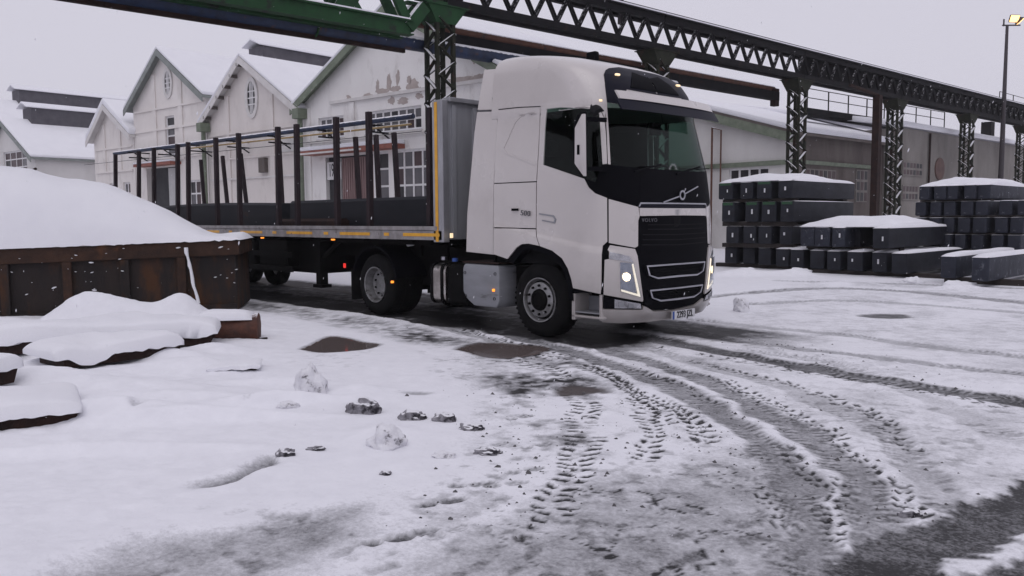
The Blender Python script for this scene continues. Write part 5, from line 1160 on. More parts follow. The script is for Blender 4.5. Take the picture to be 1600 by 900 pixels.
def sidewin(parent, xa, ya, xb, yb, cols, rows, s=0., m_=(2, 1), fm=None):
    a, b = bt(xa, ya, s), bt(xb, yb, s); n0, n1 = b[0], a[0]; z0, z1 = min(a[1], b[1]), max(a[1], b[1]); mb = MB(); mb.box((s-.06, n0, z0), (s-.002, n1, z1)); w_ = mb.build('side_window', fm or M['concrete'], parent)
    for i in range(cols):
        for j in range(rows):
            mb = MB(); u0, u1 = n0+(n1-n0)*i/cols, n0+(n1-n0)*(i+1)/cols; v0, v1 = z0+(z1-z0)*j/rows, z0+(z1-z0)*(j+1)/rows
            mb.box((s-.075, u0+.07, v0+.06), (s-.062, u1-.07, v1-.06)); mb.build('pane', PM[random.choice(m_)], w_)
sidewin(sw, 1257, 263, 1304, 281, 7, 1); sidewin(sw, 1337, 265, 1353, 316, 3, 3)
z_ = bt(1300, 256.5)[1]; mb = MB(); mb.box((-.1, bt(1359, 300)[0], z_-.1), (-.002, -.3, z_+.08)); mb.build('green_band', M['green_trim'], sw)
# taller concrete building beyond
S2 = -.9; na, zt2 = bt(1466, 203, S2); nb_ = bt(1405, 300, S2)[0]; zt2 = (zt2+bt(1581, 231, S2)[1])/2
cb = thing('concrete_building', 'stained grey concrete building at the right behind the runway columns', 'building', (BC[0], BC[1], 0), BA)
mb = MB(); mb.box((S2, nb_-60, 0), (S2+.3, nb_, zt2)); cwl = mb.build('side_wall', M['concrete'], cb)
mb = MB(); mb.box((S2+.3, nb_-.3, 0), (S2+12, nb_, zt2)); mb.build('end_wall', M['concrete'], cb)
mb = MB(); mb.add([(S2-.3, nb_+.3, zt2+.0), (S2+12, nb_+.3, zt2+2.3), (S2+12, nb_-60, zt2+2.3), (S2-.3, nb_-60, zt2), (S2-.3, nb_+.3, zt2+.3), (S2+12, nb_+.3, zt2+2.6), (S2+12, nb_-60, zt2+2.6), (S2-.3, nb_-60, zt2+.3)], [(0, 3, 2, 1), (4, 5, 6, 7), (0, 1, 5, 4), (1, 2, 6, 5), (2, 3, 7, 6), (3, 0, 4, 7)]); mb.build('roof_snow', M['snow'], cb, .5, bevel=.08)
sidewin(cwl, 1410, 252, 1439, 276, 6, 2, S2); sidewin(cwl, 1409, 289, 1432, 313, 5, 2, S2); sidewin(cwl, 1520, 289, 1545, 300, 5, 1, S2)
a = bt(1467, 264, S2); mb = MB(); mb.lathe([(.001, -.08), (.62, -.08), (.62, 0), (.001, 0)], (S2-.0, a[0], a[1]), 28, 'x'); mb.build('rusty_disc', M['rust_sign'], cwl, .5)
for x_ in (1449, 1512): a = bt(x_, 260, S2); mb = MB(); mb.tube([(S2-.1, a[0], .2), (S2-.1, a[0], zt2-.1)], .06, 8); mb.build('drain_pipe', M['rust_dark'], cwl)
a = bt(1545, 201, S2+3.5); mb = MB(); mb.box((S2+3.3, a[0]-.6, a[1]-1.2), (S2+4.0, a[0]+.1, a[1]+.5)); mb.build('roof_vent', M['dark_steel'], cb)
# walkway with a railing over the roofs
wk = thing('roof_walkway', 'dark sloping roof walkway with a pipe railing behind the runway columns', 'walkway', (BC[0], BC[1], 0), BA)
SW = 1.6; p0, p1 = bt(1262, 168, SW), bt(1476, 199, SW)
mb = MB(); 
mb.add([(SW, p0[0], p0[1]-.25), (SW+.9, p0[0], p0[1]-.25), (SW+.9, p1[0], p1[1]-.5), (SW, p1[0], p1[1]-.5), (SW, p0[0], p0[1]), (SW+.9, p0[0], p0[1]), (SW+.9, p1[0], p1[1]), (SW, p1[0], p1[1])], [(0, 3, 2, 1), (4, 5, 6, 7), (0, 1, 5, 4), (1, 2, 6, 5), (2, 3, 7, 6), (3, 0, 4, 7)]); mb.build('walkway_floor', M['dark_steel'], wk)
NP = 8
for i in range(NP+1):
    t_ = i/NP; n_ = p0[0]+(p1[0]-p0[0])*t_; z_ = p0[1]+(p1[1]-p0[1])*t_; mb = MB(); mb.bar((SW+.03, n_, z_), (SW+.03, n_, z_+.95), .05); mb.build('railing_post', M['dark_steel'], wk)
for h_ in (.5, .95):
    mb = MB(); mb.tube([(SW+.03, p0[0], p0[1]+h_), (SW+.03, p1[0], p1[1]+h_)], .022, 6); mb.build('railing_bar', M['dark_steel'], wk)
wk2 = thing('roof_walkway', 'small railed roof platform at the right edge beyond the lamp post', 'walkway', (BC[0], BC[1], 0), BA)
SW = 2.5; p0, p1 = bt(1562, 163, SW), bt(1640, 178, SW)
mb = MB(); mb.bar((SW+.4, p0[0], p0[1]-.1), (SW+.4, p1[0], p0[1]-.1), .9, .2); mb.build('walkway_floor', M['dark_steel'], wk2)
for i in range(5):
    n_ = p0[0]+(p1[0]-p0[0])*i/4; mb = MB(); mb.bar((SW+.03, n_, p0[1]-.1), (SW+.03, n_, p0[1]+.95), .05); mb.build('railing_post', M['dark_steel'], wk2)
for h_ in (.45, .95): mb = MB(); mb.tube([(SW+.03, p0[0], p0[1]+h_), (SW+.03, p1[0], p0[1]+h_)], .022, 6); mb.build('railing_bar', M['dark_steel'], wk2)
# brown post, strut, down pipe
bp0 = at_depth(1366, 37.5); top = 1.62+(336-152)*37.5/1300
mb = MB((bp0[0], bp0[1], 0)); mb.bar((bp0[0], bp0[1], 0), (bp0[0], bp0[1], top), .36, .3); mb.bar((bp0[0], bp0[1], top), (bp0[0]-.3, bp0[1]-2.2, top+.25), .12); o = mb.build('steel_post', M['rust_dark'], None, bevel=.01); o.location = (bp0[0], bp0[1], 0); tag(o, 'thick rusty brown post between the two tall bloom stacks', 'post')
pa = bs(1116, 300); dp = BC+BU*pa[0]+BN*.25; mb = MB((dp[0], dp[1], 0)); mb.tube([(dp[0], dp[1], 0), (dp[0], dp[1], bs(1116, 200)[1])], .05, 8); mb.tube([(dp[0]+.5, dp[1], 2.5), (dp[0]+.5, dp[1], bs(1116, 205)[1]), (dp[0], dp[1], bs(1116, 200)[1])], .04, 8); o = mb.build('downpipe', M['rust_pipe'], None, .8); o.location = (dp[0], dp[1], 0); tag(o, 'rusty downpipe at the wall corner just right of the lorry windscreen', 'downpipe')
# floodlight mast
lp = at_depth(1561, 49.); LH = 1.62+(335-47)*49/1300
lmp = thing('lamp_post', 'tall dark floodlight mast with one lit lamp at the upper right', 'lamp post', (lp[0], lp[1], 0))
mb = MB(); mb.tube([(0, 0, 0), (0, 0, LH*.55), (0, 0, LH)], [.17, .13, .08], 12); mb.build('mast', M['lamp_dark'], lmp, .8)
rx = np.array([R2[0], R2[1], 0]); vf = np.array([-F2[0], -F2[1], 0])
mb = MB(); mb.bar(rx*-.28+[0, 0, LH+.0], rx*.75+[0, 0, LH+.0], .07); mb.bar(rx*-.2+[0, 0, LH-.05], rx*-.2+[0, 0, LH+.35], .07); mb.build('cross_arm', M['lamp_dark'], lmp)
def flood(c, d, w_, lit, lab):
    d = np.array(d, float); d /= np.linalg.norm(d); a = np.cross(d, [0, 0, 1.]); a /= np.linalg.norm(a); b = np.cross(a, d); c = np.array(c, float)
    mb = MB(); h_ = w_*.72; V = []
    for k, s_ in ((-.22, .55), (0., 1.)):
        for i, j in ((-1, -1), (1, -1), (1, 1), (-1, 1)): V.append(c+d*k+a*i*w_/2*s_+b*j*h_/2*s_)
    mb.add(V, [(0, 1, 2, 3), (0, 4, 5, 1), (1, 5, 6, 2), (2, 6, 7, 3), (3, 7, 4, 0), (4, 5, 6, 7)]); o = mb.build('floodlight', M['lamp_dark'], lmp, bevel=.02)
    mb = MB(); V = [c+d*.012+a*i*w_*.42+b*j*h_*.42 for i, j in ((-1, -1), (1, -1), (1, 1), (-1, 1))]; V += [v+d*.02 for v in V]; mb.add(V, [(0, 1, 2, 3), (7, 6, 5, 4), (0, 4, 5, 1), (1, 5, 6, 2), (2, 6, 7, 3), (3, 7, 4, 0)]); mb.build('lamp_glass', M['flood'], o)
flood(rx*.28+np.array([0, 0, LH+.33])+vf*.2, vf*.85+rx*.1-np.array([0, 0, .35]), .62, True, ''); flood(rx*.72+np.array([0, 0, LH+.22]), rx*.75+vf*.2-np.array([0, 0, .75]), .6, True, '')
# ------------------------------------------------------------------ stacked steel blooms
ORD = ['first', 'second', 'third', 'fourth', 'fifth', 'sixth', 'seventh', 'eighth', 'ninth', 'tenth']
def snow_loaf(mb, x0, x1, y0, y1, z, h, nx=14, ny=8, seed=0., over=.03, pw=4., bump=.25):
    """rounded slab of settled snow with slightly overhanging edges"""
    V, F = [], []
    for i in range(nx+1):
        for j in range(ny+1):
            u, v = 2*i/nx-1, 2*j/ny-1
            u2, v2 = math.copysign(abs(u)**.75, u), math.copysign(abs(v)**.75, v)
            e = max(0, (1-abs(u2)**pw))**.5*max(0, (1-abs(v2)**pw))**.5
            x, y = (x0+x1)/2+(x1-x0)/2*u2, (y0+y1)/2+(y1-y0)/2*v2
            n = mnoise.noise(Vector((x*1.3+seed, y*1.3, seed)))+.35*mnoise.noise(Vector((x*4.1, y*4.1+seed, seed)))+.14*mnoise.noise(Vector((x*13, y*13, seed)))
            ox = over*4*e*(1-e)*math.copysign(1, u)*(abs(u2) > .7); oy = over*4*e*(1-e)*math.copysign(1, v)*(abs(v2) > .7)
            V.append((x+ox, y+oy, z+h*e*(1+bump*n)))
    for i in range(nx):
        for j in range(ny): a = i*(ny+1)+j; F.append((a, a+ny+1, a+ny+2, a+1))
    k = len(V); b = [i*(ny+1) for i in range(nx+1)]+[nx*(ny+1)+j for j in range(1, ny+1)]+[i*(ny+1)+ny for i in range(nx-1, -1, -1)]+[j for j in range(ny-1, 0, -1)]
    V.append(((x0+x1)/2, (y0+y1)/2, z)); F += [(b[(i+1) % len(b)], b[i], k) for i in range(len(b))]
    return mb.add(V, F)
blooms = []
def bloom(label, xl, xr, Y, z0, z1, L_=4.0, cap=.0, mark=True, frost=False, green=False, yoff=None):
    zc = (z0+z1)/2; yy = Y+random.uniform(-.08, .08) if yoff is None else Y+yoff
    iy = 450-((np.array([0, 0, 0])) @ UP) if False else 0
    def X_of(px__):                                       # sideways place of the end face on the line y = yy at that height
        lo = None; d = ray(px__, 390); n = d/np.linalg.norm(d); return (EYE+d*(yy/d[1]))[0]
    x0, x1 = X_of(xl), X_of(xr); w = x1-x0; org = np.array([(x0+x1)/2, yy+L_/2, z0])
    sk = random.uniform(-.012, .012)
    key = MB(); key.box((-w/2, -L_/2, 0), (w/2, L_/2, z1-z0)); o = key.build('steel_bloom', M['bloom_frost'] if frost else M['bloom'], None, .5, bevel=.045, seg=3)
    o.location = org; o.rotation_euler[2] = sk; tag(o, label, 'steel bloom', 'stacked steel blooms')
    if mark and random.random() < .85:
        mb = MB(); a = random.uniform(-.16, .16)*w; h_ = (z1-z0); q1 = random.uniform(.34, .5); q2 = q1+random.uniform(.14, .26); mw_ = random.uniform(.016, .03); mb.box((a-mw_, -L_/2-.004, h_*q1), (a+mw_, -L_/2+.004, h_*q2)); mb.build('paint_mark', M['white_mark'], o, bevel=.003)
    if green:
        mb = MB(); mb.box((-w/2+.05, -L_/2-.003, (z1-z0)*.84), (w/2-.05, -L_/2+.004, (z1-z0)*.985)); mb.build('paint_band', M['green_mark'], o)
    if cap > 0:
        mb = MB(); snow_loaf(mb, -w/2-.0, w/2+.0, -L_/2-.01, L_/2, z1-z0-.006, cap, 6, 12, random.random()*9); mb.build('snow_cap', M['snow'], o, 1.2)
    blooms.append(o); return o
LT = 'the tall left stack'
for row, (nm, z0, z1, Y, cols) in enumerate([('top', 2.14, 2.64, 22.55, [(1121.7, 1143.7), (1154.6, 1174.2), (1179.7, 1203), (1214.2, 1236.9)]), ('second', 1.45, 2.05, 22.6, [(1127, 1147), (1163, 1183.6), (1189, 1213), (1216.5, 1237.7)]), ('third', .8, 1.32, 22.65, [(1132.7, 1152.3), (1161, 1181), (1183.6, 1204.8), (1218, 1238.4)])]):
    for i, (a, b) in enumerate(cols):
        bloom('steel bloom, %s from the lorry in the %s row of %s' % (ORD[i], nm, LT), a, b, Y, z0, z1, 4.1, cap=.025 if row else .12, green=(row == 0 and i in (0, 2)) or (row == 1), frost=False)
Yb = [23.0, 23.0, 22.8, 22.5, 22.2, 21.95, 21.8, 21.75, 21.65, 21.45]
for i, (a, b) in enumerate([(1132.7, 1152), (1160, 1179), (1184.4, 1204), (1211.8, 1233), (1234.2, 1255.7), (1266.6, 1289.4), (1292, 1313.6), (1324.6, 1349.7), (1362.2, 1386), (1393, 1417.4)]):
    bloom('steel bloom, %s from the lorry in the long bottom row' % ORD[i], a, b, Yb[i], .16, .67, 4.1, cap=.07, mark=i not in (1, 2, 5), yoff=0)
for i, (a, b, y) in enumerate([(1248.6, 1271.3, 21.95), (1272.3, 1297, 21.9), (1299.5, 1320.7, 21.8), (1324, 1345, 22.4), (1361.7, 1387.6, 21.4)]):
    bloom('steel bloom, %s from the lorry on top of the low middle stack' % ORD[i] if i < 4 else 'steel bloom at the right end of the low middle stack, long side towards us', a, b, y, .78, 1.3, 4.6, cap=.1, frost=i < 3, mark=i != 3, yoff=0)
bloom('blue grey bloom lying at the front right, the left one of two', 1468, 1493, 20.75, .15, .66, 5.2, cap=.09, frost=True, mark=False, yoff=0)
bloom('blue grey bloom lying at the front right, the right one of two, nearest to us', 1519, 1547, 20.2, .15, .68, 5.4, cap=.09, frost=True, mark=False, yoff=0)
RTn = 'the right hand stack'; YR = 25.5
def zr(y): return float(py_(1500, y, YR)[2])
for nm, yt, yb, cols in [('top', 289.5, 311.5, [(1433, 1449), (1455, 1474.5), (1477, 1493.5), (1501, 1519), (1524, 1545)]), ('second', 314.5, 337, [(1428.3, 1445.5), (1449.5, 1466.7), (1472, 1491), (1498, 1518.4), (1520, 1539.5), (1558, 1580), (1587, 1609)]), ('third', 340, 364, [(1425, 1442), (1448, 1465), (1472, 1489), (1493, 1513), (1519, 1541), (1552, 1573), (1575.5, 1597)]), ('fourth', 366.5, 390, [(1440, 1458), (1465, 1484), (1491, 1508), (1516, 1535), (1546, 1566), (1574, 1595)]), ('bottom', 392.5, 417, [(1440, 1458), (1465, 1484), (1491, 1509), (1516, 1535), (1546, 1566), (1574, 1595)])]:
    for i, (a, b) in enumerate(cols):
        bloom('steel bloom, %s from the left in the %s row of %s' % (ORD[i], nm, RTn), a, b, YR, zr(yb), zr(yt), 4.4, cap=.1 if nm == 'top' else .03, frost=True, mark=False)
def heap(label, x0, x1, y0, y1, z, h, pw=3.):
    org = np.array([(x0+x1)/2, (y0+y1)/2, z]); mb = MB(org); snow_loaf(mb, x0, x1, y0, y1, z, h, 30, 16, 3.3, .04, pw, .35); o = mb.build('snow_heap', M['snow'], None, 1.2); o.location = org
    return tag(o, label, 'snow', 'heaps of snow on the steel stacks')
xa, xb = py_(1150, 290, 22.55)[0], py_(1238, 290, 22.55)[0]
heap('thick snow heaped on top of the tall stack beside the lorry', py_(1122, 290, 22.5)[0], xb, 22.6, 25.6, 2.66, .24)
heap('thick snow heaped on top of the low middle stack', py_(1249, 350, 21.9)[0], py_(1386, 350, 21.4)[0], 21.9, 25.2, 1.32, .26)
heap('thick snow heaped on top of the right hand stack', py_(1436, 290, YR)[0], py_(1547, 290, YR)[0], YR+.15, YR+3.6, zr(289.5), .28)
for lab, x0, x1, yy in (('dark timber bearer under the near ends of the tall stack beside the lorry', -14.5, -10.9, 23.3), ('dark timber bearer under the low middle stack', -10.7, -7.1, 22.1), ('dark timber bearer under the two front right blooms', -7.0, -4.0, 21.3), ('dark timber bearer under the right hand stack', -10.6, -5.8, 26.2)):
    mb = MB(); 
    org = np.array([x0, yy, 0]); mb = MB(org); mb.box((x0, yy-.12, 0), (x1, yy+.12, .15)); o = mb.build('timber_bearer', M['timber'], None, bevel=.01); o.location = org; tag(o, lab, 'timber')
def bearer(lab, x0, x1, yy, z0, z1):  # timbers added at full gap height so the gaps between rows show dark
    org = np.array([x0, yy, z0]); mb = MB(org); mb.box((x0, yy-.14, z0), (x1, yy+.14, z1)); o = mb.build('timber_bearer', M['timber'], None, bevel=.008); o.location = org; tag(o, lab, 'timber', 'dark timbers added to fill the gaps between bloom rows')
xl_, xr_ = py_(1125, 390, 22.7)[0], py_(1236, 390, 22.7)[0]
for nm, z0, z1 in (('top', 2.052, 2.138), ('second', 1.322, 1.448), ('third', .672, .798)):
    bearer('dark filler timber under the near end of the %s row of the tall left stack' % nm, xl_, xr_, 22.95, z0, z1); bearer('dark filler timber under the far end of the %s row of the tall left stack' % nm, xl_, xr_, 26.2, z0, z1)
xl_, xr_ = py_(1250, 390, 22.1)[0], py_(1386, 390, 21.6)[0]; bearer('dark filler timber under the near end of the upper row of the low middle stack', xl_, xr_, 22.6, .672, .778)
xl_, xr_ = py_(1432, 350, YR)[0], py_(1595, 350, YR)[0]
for nm, yb, yt in (('top', 311.5, 314.5), ('second', 337, 340), ('third', 364, 366.5), ('fourth', 390, 392.5)): bearer('dark filler timber under the %s row of the right hand stack' % nm, xl_, xr_ if nm != 'top' else py_(1545, 300, YR)[0], YR+.35, zr(yt)+.002, zr(yb)-.002)
bearer('dark timber under the bottom row of the right hand stack', xl_, xr_, YR+.35, .16, zr(417)-.002)
# ------------------------------------------------------------------ rusty skip heaped with snow
SA = at_depth(372, 14.3); SB = at_depth(0, 13.6); sdv = SB-SA; sang = math.atan2(sdv[1], sdv[0])
skip = thing('scrap_skip', 'rusty dark scrap skip heaped high with snow at the left edge', 'skip', (SA[0], SA[1], 0), sang)
# local x runs left along the front, local y: front is at y=0 and the body lies behind it (negative or positive, whichever is away)
lx = np.array([math.cos(sang), math.sin(sang)]); ly = np.array([-math.sin(sang), math.cos(sang)]); AW = 1. if (ly @ F2) > 0 else -1.
LS, DS = 6.2, 1.9; tilt = -.028
def sz(x, z): return z+tilt*x
def sbox(mb, x0, x1, y0, y1, z0, z1):
    V = []
    for z in (z0, z1):
        for x, y in ((x0, y0), (x1, y0), (x1, y1), (x0, y1)): V.append((x, y*AW, sz(x, z)))
    return mb.add(V, [(0, 3, 2, 1), (4, 5, 6, 7), (0, 1, 5, 4), (1, 2, 6, 5), (2, 3, 7, 6), (3, 0, 4, 7)])
HT = 1.27
sbox(MB(), 0, 1, 0, 1, 0, 1)
mb = MB(); sbox(mb, .07, LS, .06, DS, .06, HT-.04); mb.build('body', M['skip_steel'], skip)
mb = MB(); sbox(mb, .0, LS, -.02, .06, HT-.25, HT); sbox(mb, .0, .07, .06, DS+.02, HT-.25, HT); mb.build('rim', M['skip_rust'], skip, bevel=.012)
for xx, m_ in ((.95, M['skip_rust']), (1.85, M['skip_steel']), (2.75, M['skip_rust']), (3.7, M['skip_steel']), (4.6, M['skip_rust'])):
    mb = MB(); sbox(mb, xx-.07, xx+.07, -.015, .06, .06, HT-.252); mb.build('rib', m_, skip, bevel=.01)
mb = MB(); sbox(mb, .07, LS, .0, .055, .06, .18); mb.build('bottom_rail', M['skip_steel'], skip)
# snow clinging to the sheet
for i in range(30):
    mb = MB(); x_ = random.uniform(.05, 3.6); z_ = sz(x_, random.uniform(.5, HT-.06)); r_ = random.choice((.006, .008, .01, .014, .022)); a_ = random.uniform(-.6, .6)
    mb.tube([(x_-r_*1.6, -.02*AW, z_-r_*a_), (x_, -.035*AW, z_), (x_+r_*1.6, -.02*AW, z_+r_*a_)], [r_*.3, r_*.7, r_*.3], 6); mb.build('clinging_snow', M['snow'], skip, 1.)
# heap
XH = [0, .18, .55, .9, 1.3, 1.75, 2.15, 2.4, 2.95, 3.5, 4.2, 5.2, 6.2]; HH = [.09, .1, .12, .3, .55, .78, .98, 1.06, 1.2, 1.36, 1.38, 1.2, .95]
nx, ny = 90, 44; V, F = [], []
for i in range(nx+1):
    x = -.03+(LS+.03)*i/nx; hx = float(np.interp(x, XH, HH))
    for j in range(ny+1):
        v = j/ny; y = -.06+(DS+.12)*v; q = min(v, 1-v)*2; f_ = (1-(1-q)**2.2)**.75
        edge = min(1, q*9)**.5; ex = min(1, (x+.03)*9)**.5
        n = mnoise.noise(Vector((x*1.1, y*1.1, 2.)))*.07+mnoise.noise(Vector((x*4, y*4, 7.)))*.012
        fr = .03*mnoise.noise(Vector((x*14, 0, 3.)))*(q < .08)
        V.append((x, y*AW, sz(x, HT)+.004+(.07*edge+(hx-.07)*f_+n*edge*min(1, f_*2))*ex+fr*ex))
for i in range(nx):
    for j in range(ny): a = i*(ny+1)+j; F.append((a, a+ny+1, a+ny+2, a+1))
mb = MB(); mb.add(V, F); hp = mb.build('snow_load', M['snow'], skip, 1.2)
def on_skip(px__, py__, back=.0):
    q = SA+ly*AW*back; p = on_wall(px__, py__, q, sang); return p
# scrap poking out of the heap
for lab, a, b, w_, bk in (('dark scrap bar poking through the top of the heap, the left one', (8, 269), (28, 274), .07, .9), ('dark scrap bar poking through the top of the heap, slanting', (38, 273), (57, 263), .06, .95), ('dark scrap plate poking from the heap at the left edge', (-14, 366), (13, 358), .1, .3)):
    p, q = on_skip(*a, bk), on_skip(*b, bk); mb = MB(p); mb.bar(p, q, w_, w_*.6); o = mb.build('scrap_piece', M['rust_dark'], None, bevel=.008); o.location = p; tag(o, lab, 'scrap')
p, q = on_skip(290.5, 389, -.08), on_skip(313, 487, -.22); mb = MB(q); mb.tube([p, (p+q)/2, q], .028, 8); rod = mb.build('leaning_rod', M['rust_dark'], None, .8); rod.location = q; tag(rod, 'thin snow crusted rod leaning on the front of the skip', 'rod')
mb = MB(q); off_ = -ly*AW*.03; k = [p+(q-p)*t_+np.array([off_[0], off_[1], .0])+np.array([0, 0, .015])+rng.normal(0, .006, 3) for t_ in np.linspace(0, .88, 14)]; mb.tube(k, [.03*random.uniform(.7, 1.2) for _ in k], 8); mb.build('clinging_snow', M['snow'], rod, 1.)
# ------------------------------------------------------------------ snowed-in plates, rusty drum, lumps of dirty snow
def plate_(label, pl, pr, zb, th, dep_, loaf, right_cut=0., seed=1., m_=None, over=.05):
    q_ = gz(*pr, .12); zb = ground_z(q_[0], q_[1])-.015; q_ = gz((pl[0]+pr[0])/2, (pl[1]+pr[1])/2, .1); zb = max(.02, (zb+ground_z(q_[0], q_[1]))/2)+.01
    a, b = gz(*pl, zb), gz(*pr, zb); d = (b-a); ln = np.linalg.norm(d[:2]); ang = math.atan2(d[1], d[0]); t = thing('steel_slab', label, 'slab', (a[0], a[1], 0), ang)
    mb = MB(); mb.prism([(0, zb), (ln-right_cut, zb), (ln, zb+th), (0, zb+th)], 0, dep_); mb.build('slab_body', m_ or M['rust_dark'], t, bevel=.006)
    mb = MB(); snow_loaf(mb, -.1, ln+.02, -.04, dep_+.15, zb+th-.004, loaf*.72, 60, 18, seed, over*.5, 9., .35)
    def sag(x, y, z):                                     # here and there the snow slumps over the front edge
        f_ = max(0., 1-(z-zb-th)/.16)*max(0., 1-(y+.05)/.12) if y < .07 else 0.
        return (x, y-.04*f_*max(0, mnoise.noise(Vector((x*2.3, seed, 1.)))), z-f_*(th*1.4*max(0, -.12+1.6*mnoise.noise(Vector((x*1.9, seed, 4.))))+.02*mnoise.noise(Vector((x*11, seed, 2.)))))
    mb.v = [sag(*v_) for v_ in mb.v]; mb.build('snow_cap', M['snow'], t, 1.2)
    return t
plate_('dark steel slab under a long roll of snow, close before the skip', (-120, 560), (338, 539), .27, .14, .8, .26, .08, 2.)
plate_('shorter dark slab under snow, second row before the skip', (100, 577), (283, 552), .2, .1, .6, .2, .02, 5.)
plate_('dark slab end under snow at the left edge, third row before the skip', (-160, 640), (30, 596), .2, .13, .6, .2, .05, 8.)
plate_('dark slab under snow at the left edge, nearest to the camera', (-170, 694), (124, 660), .14, .09, .7, .17, .03, 11.)
plate_('thin dark strip edge showing under snow right of the slabs', (342, 582), (402, 579), .12, .03, .3, .06, .01, 15.)
pd = gz(368, 537); dm = thing('rusty_drum', 'crushed rusty brown drum half buried right of the slabs', 'drum', (pd[0], pd[1], 0), sang)
mb = MB(); N_ = 22; V, F = [], []
for k, (x, rr) in enumerate(((-.42, .2), (-.2, .21), (0., .2), (.22, .215), (.3, .235), (.31, .2))):
    for i in range(N_):
        a = 2*math.pi*i/N_; r_ = rr*(1+.16*mnoise.noise(Vector((math.cos(a)*2, math.sin(a)*2, x*3)))); V.append((-x, r_*math.cos(a)*1.0, .2+r_*math.sin(a)*.85))
for k in range(5):
    for i in range(N_): F.append((k*N_+i, k*N_+(i+1) % N_, (k+1)*N_+(i+1) % N_, (k+1)*N_+i))
F += [tuple(range(N_)), tuple(5*N_+i for i in range(N_))[::-1]]
mb.add(V, F); mb.build('drum_body', mat('orange rust', (.1, .035, .02), (.05, .022, .017), .8, scale=8, bump=.6, bscale=40, snow=.1), dm, .6)
mb = MB(); snow_loaf(mb, -.24, .45, -.2, .2, .33, .12, 10, 8, 3.); mb.build('snow_cap', M['snow'], dm, 1.2)
mb = MB(); mb.tube([(-.42, -.12*AW, .05), (-.15, -.15*AW, .04)], .04, 8); mb.build('spout', M['rust_dark'], dm)
def clod(label, px__, r_, sx_=1., sy_=1., szz=.75, seed=0, material=None, grp='dirty snow lumps on the left'):
    p = gz(*px__); bm = bmesh.new(); bmesh.ops.create_icosphere(bm, subdivisions=4, radius=1.)
    for v in bm.verts:
        c = v.co.copy(); n = mnoise.noise(c*1.6+Vector((seed, 0, 0)))*.36+mnoise.noise(c*3.2+Vector((0, seed, 0)))*.2+mnoise.noise(c*7+Vector((0, 0, seed)))*.08
        c *= 1+n; v.co = Vector((c.x*r_*sx_, c.y*r_*sy_, c.z*r_*szz))
    me_ = bpy.data.meshes.new('snow_lump'); bm.to_mesh(me_); bm.free()
    for f in me_.polygons: f.use_smooth = True
    o = link('snow_lump', me_, material or M['dirty_snow']); g_ = ground_z(p[0], p[1]); o.location = (p[0], p[1], g_+r_*szz*.08); o.rotation_euler[2] = YAW-math.pi/2; return tag(o, label, 'snow lump', grp)
for i, (lab, p, r_, a, b, c) in enumerate([
    ('tall knobbly lump of dirty snow, farthest left of the lumps', (485, 625), .16, .9, .8, 1.35), ('flat grey lump beside the foot of the tall knobbly lump', (450, 645), .08, 1.3, 1, .6),
    ('wide dark crusted lump right of the tall knobbly lump', (568, 650), .14, 1.2, .9, .9), ('small dark block at the left of the wide crusted lump', (552, 643), .06, 1.1, 1, .8),
    ('dark lump, left one of the three in a row', (645, 660), .11, 1.2, .9, .7), ('dark lump, middle one of the three in a row', (695, 663), .1, 1.1, .9, .8), ('dark flat lump, right one of the three in a row', (736, 675), .1, 1.15, .8, .5),
    ('big snowy lump with a dirty edge below the wide crusted lump', (603, 705), .14, .9, .9, .8), ('small dark cube of ice at the end of the bare streak', (447, 723), .07, 1.1, .9, .8), ('small dark chip right of the ice cube', (495, 713), .06, 1.4, .6, .5),
    ('small grey lump below the row of three', (693, 720), .08, 1.3, .8, .5), ('tiny dark pebble of ice below the big snowy lump', (603, 750), .04, 1.2, .8, .6), ('little snowy stump standing before the bloom stacks', (1158, 490), .16, .8, .8, 1.1), ('pale lump at the foot of the low middle stack', (1425, 443), .2, 1.2, .8, .7), ('rounded snow mound before the two front right blooms', (1498, 449), .3, 1.3, .7, .4), ('rounded snow mound before the tall stack beside the lorry', (1166, 431), .34, 1.2, .7, .4), ('rounded snow mound at the right end of the tall stack', (1249, 431), .3, 1.0, .7, .55), ('crumbled brown lump beside the footprints in the middle', (762, 712), .07, 1.3, .8, .5), ('small brown clod near the wet strip at lower right', (1422, 808), .045, 1.3, .9, .7)]):
    clod(lab, p, r_*(.8 if i < 12 and i not in (0, 7) else 1), a, b, c, i*3.1+1, M['snow'] if i >= 13 and i <= 16 else (M['snow_crust'] if i in (0, 1, 7, 10, 12) else None), 'dirty snow lumps on the left' if i < 12 else 'lumps of snow about the yard')
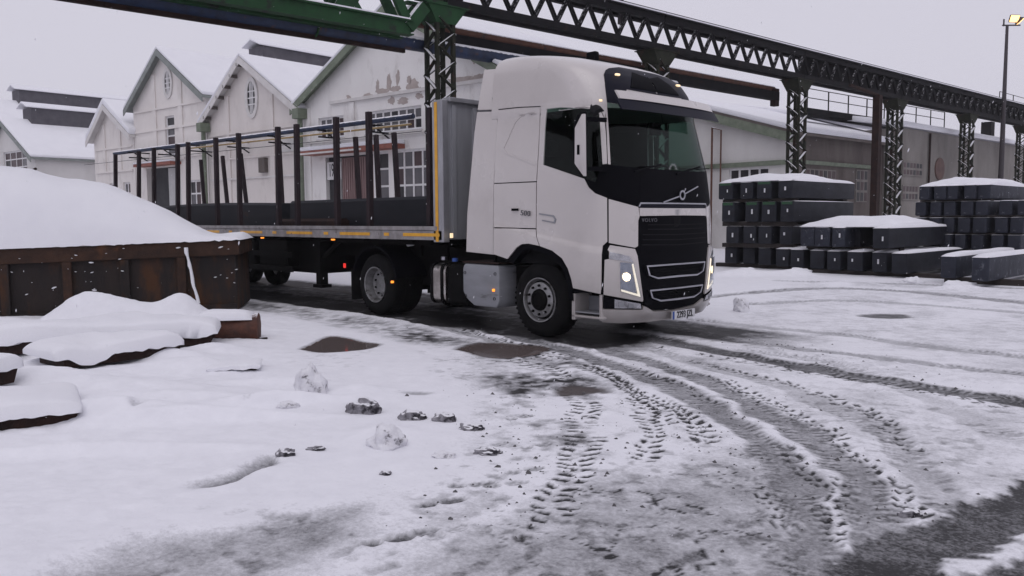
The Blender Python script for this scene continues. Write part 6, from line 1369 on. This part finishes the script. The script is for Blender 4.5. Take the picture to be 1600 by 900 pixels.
# scattered crumbs of slush: too many and too small to count
V, F = [], []
for path in ([(640, 500), (780, 540), (880, 590), (960, 640)], [(980, 575), (1090, 630), (1180, 700), (1250, 800)], [(760, 620), (800, 700), (760, 800)], [(1200, 620), (1330, 730), (1420, 830)], [(1100, 520), (1300, 560), (1560, 620)], [(900, 620), (910, 700), (850, 800)], [(1040, 640), (1100, 700)]):
    P = smooth_path(gpts(path)); 
    for k in range(150):
        q = P[random.randrange(len(P))]+rng.normal(0, .28, 2); r_ = abs(random.gauss(.004, .006))+.003; g_ = ground_z(q[0], q[1]); b = len(V)
        for dx, dy, dz in ((1, 0, 0), (-1, 0, 0), (0, 1, 0), (0, -1, 0), (0, 0, 1)): V.append((q[0]+r_*dx*random.uniform(.6, 1.5), q[1]+r_*dy*random.uniform(.6, 1.5), g_+r_*dz*random.uniform(.5, 1.1)-.002))
        F += [(b, b+2, b+4), (b+2, b+1, b+4), (b+1, b+3, b+4), (b+3, b, b+4)]
mb = MB(); mb.add(V, F); cr_ = mb.build('slush_crumbs', M['crumb'], None); tag(cr_, 'small crumbs of dirty slush scattered along the tyre tracks', 'slush', kind='stuff')
# bare twigs of a far bush behind the walkway railing
# falling flakes
V, F = [], []
for k in range(700):
    dpt = random.uniform(3.5, 22); q = gz(random.uniform(0, 1600), 600, 0)[:2]; q = q/np.linalg.norm(q)*dpt; z = random.uniform(.1, 6); r_ = random.uniform(.0018, .0038); b = len(V); st_ = random.uniform(1, 4)
    for dx, dy, dz in ((1, 0, 0), (-1, 0, 0), (0, 1, 0), (0, -1, 0), (0, 0, 1), (0, 0, -1)): V.append((q[0]+r_*dx+.3*r_*dz*st_, q[1]+r_*dy, z+r_*dz*st_))
    for t_ in ((0, 2, 4), (2, 1, 4), (1, 3, 4), (3, 0, 4), (2, 0, 5), (1, 2, 5), (3, 1, 5), (0, 3, 5)): F.append(tuple(b+i for i in t_))
mb = MB(); mb.add(V, F); fl = mb.build('falling_snow', M['snow'], None); tag(fl, 'sparse snowflakes falling through the air over the yard', 'snowfall', kind='stuff')
# ------------------------------------------------------------------ snowy air
mb = MB(); mb.box((-110, -30, -1.0), (30, 130, 15.)); hz_ = mb.build('haze', None); tag(hz_, 'thin snowy haze over the works yard', 'haze', kind='stuff')
mt, N, L, B = nodes_of('snowy air'); N.remove(B); pv = N.new('ShaderNodeVolumePrincipled'); pv.inputs['Density'].default_value = .0006; pv.inputs['Color'].default_value = (.93, .93, .96, 1); pv.inputs['Anisotropy'].default_value = 0.
L.new(pv.outputs[0], N['Material Output'].inputs['Volume']); hz_.data.materials.append(mt)
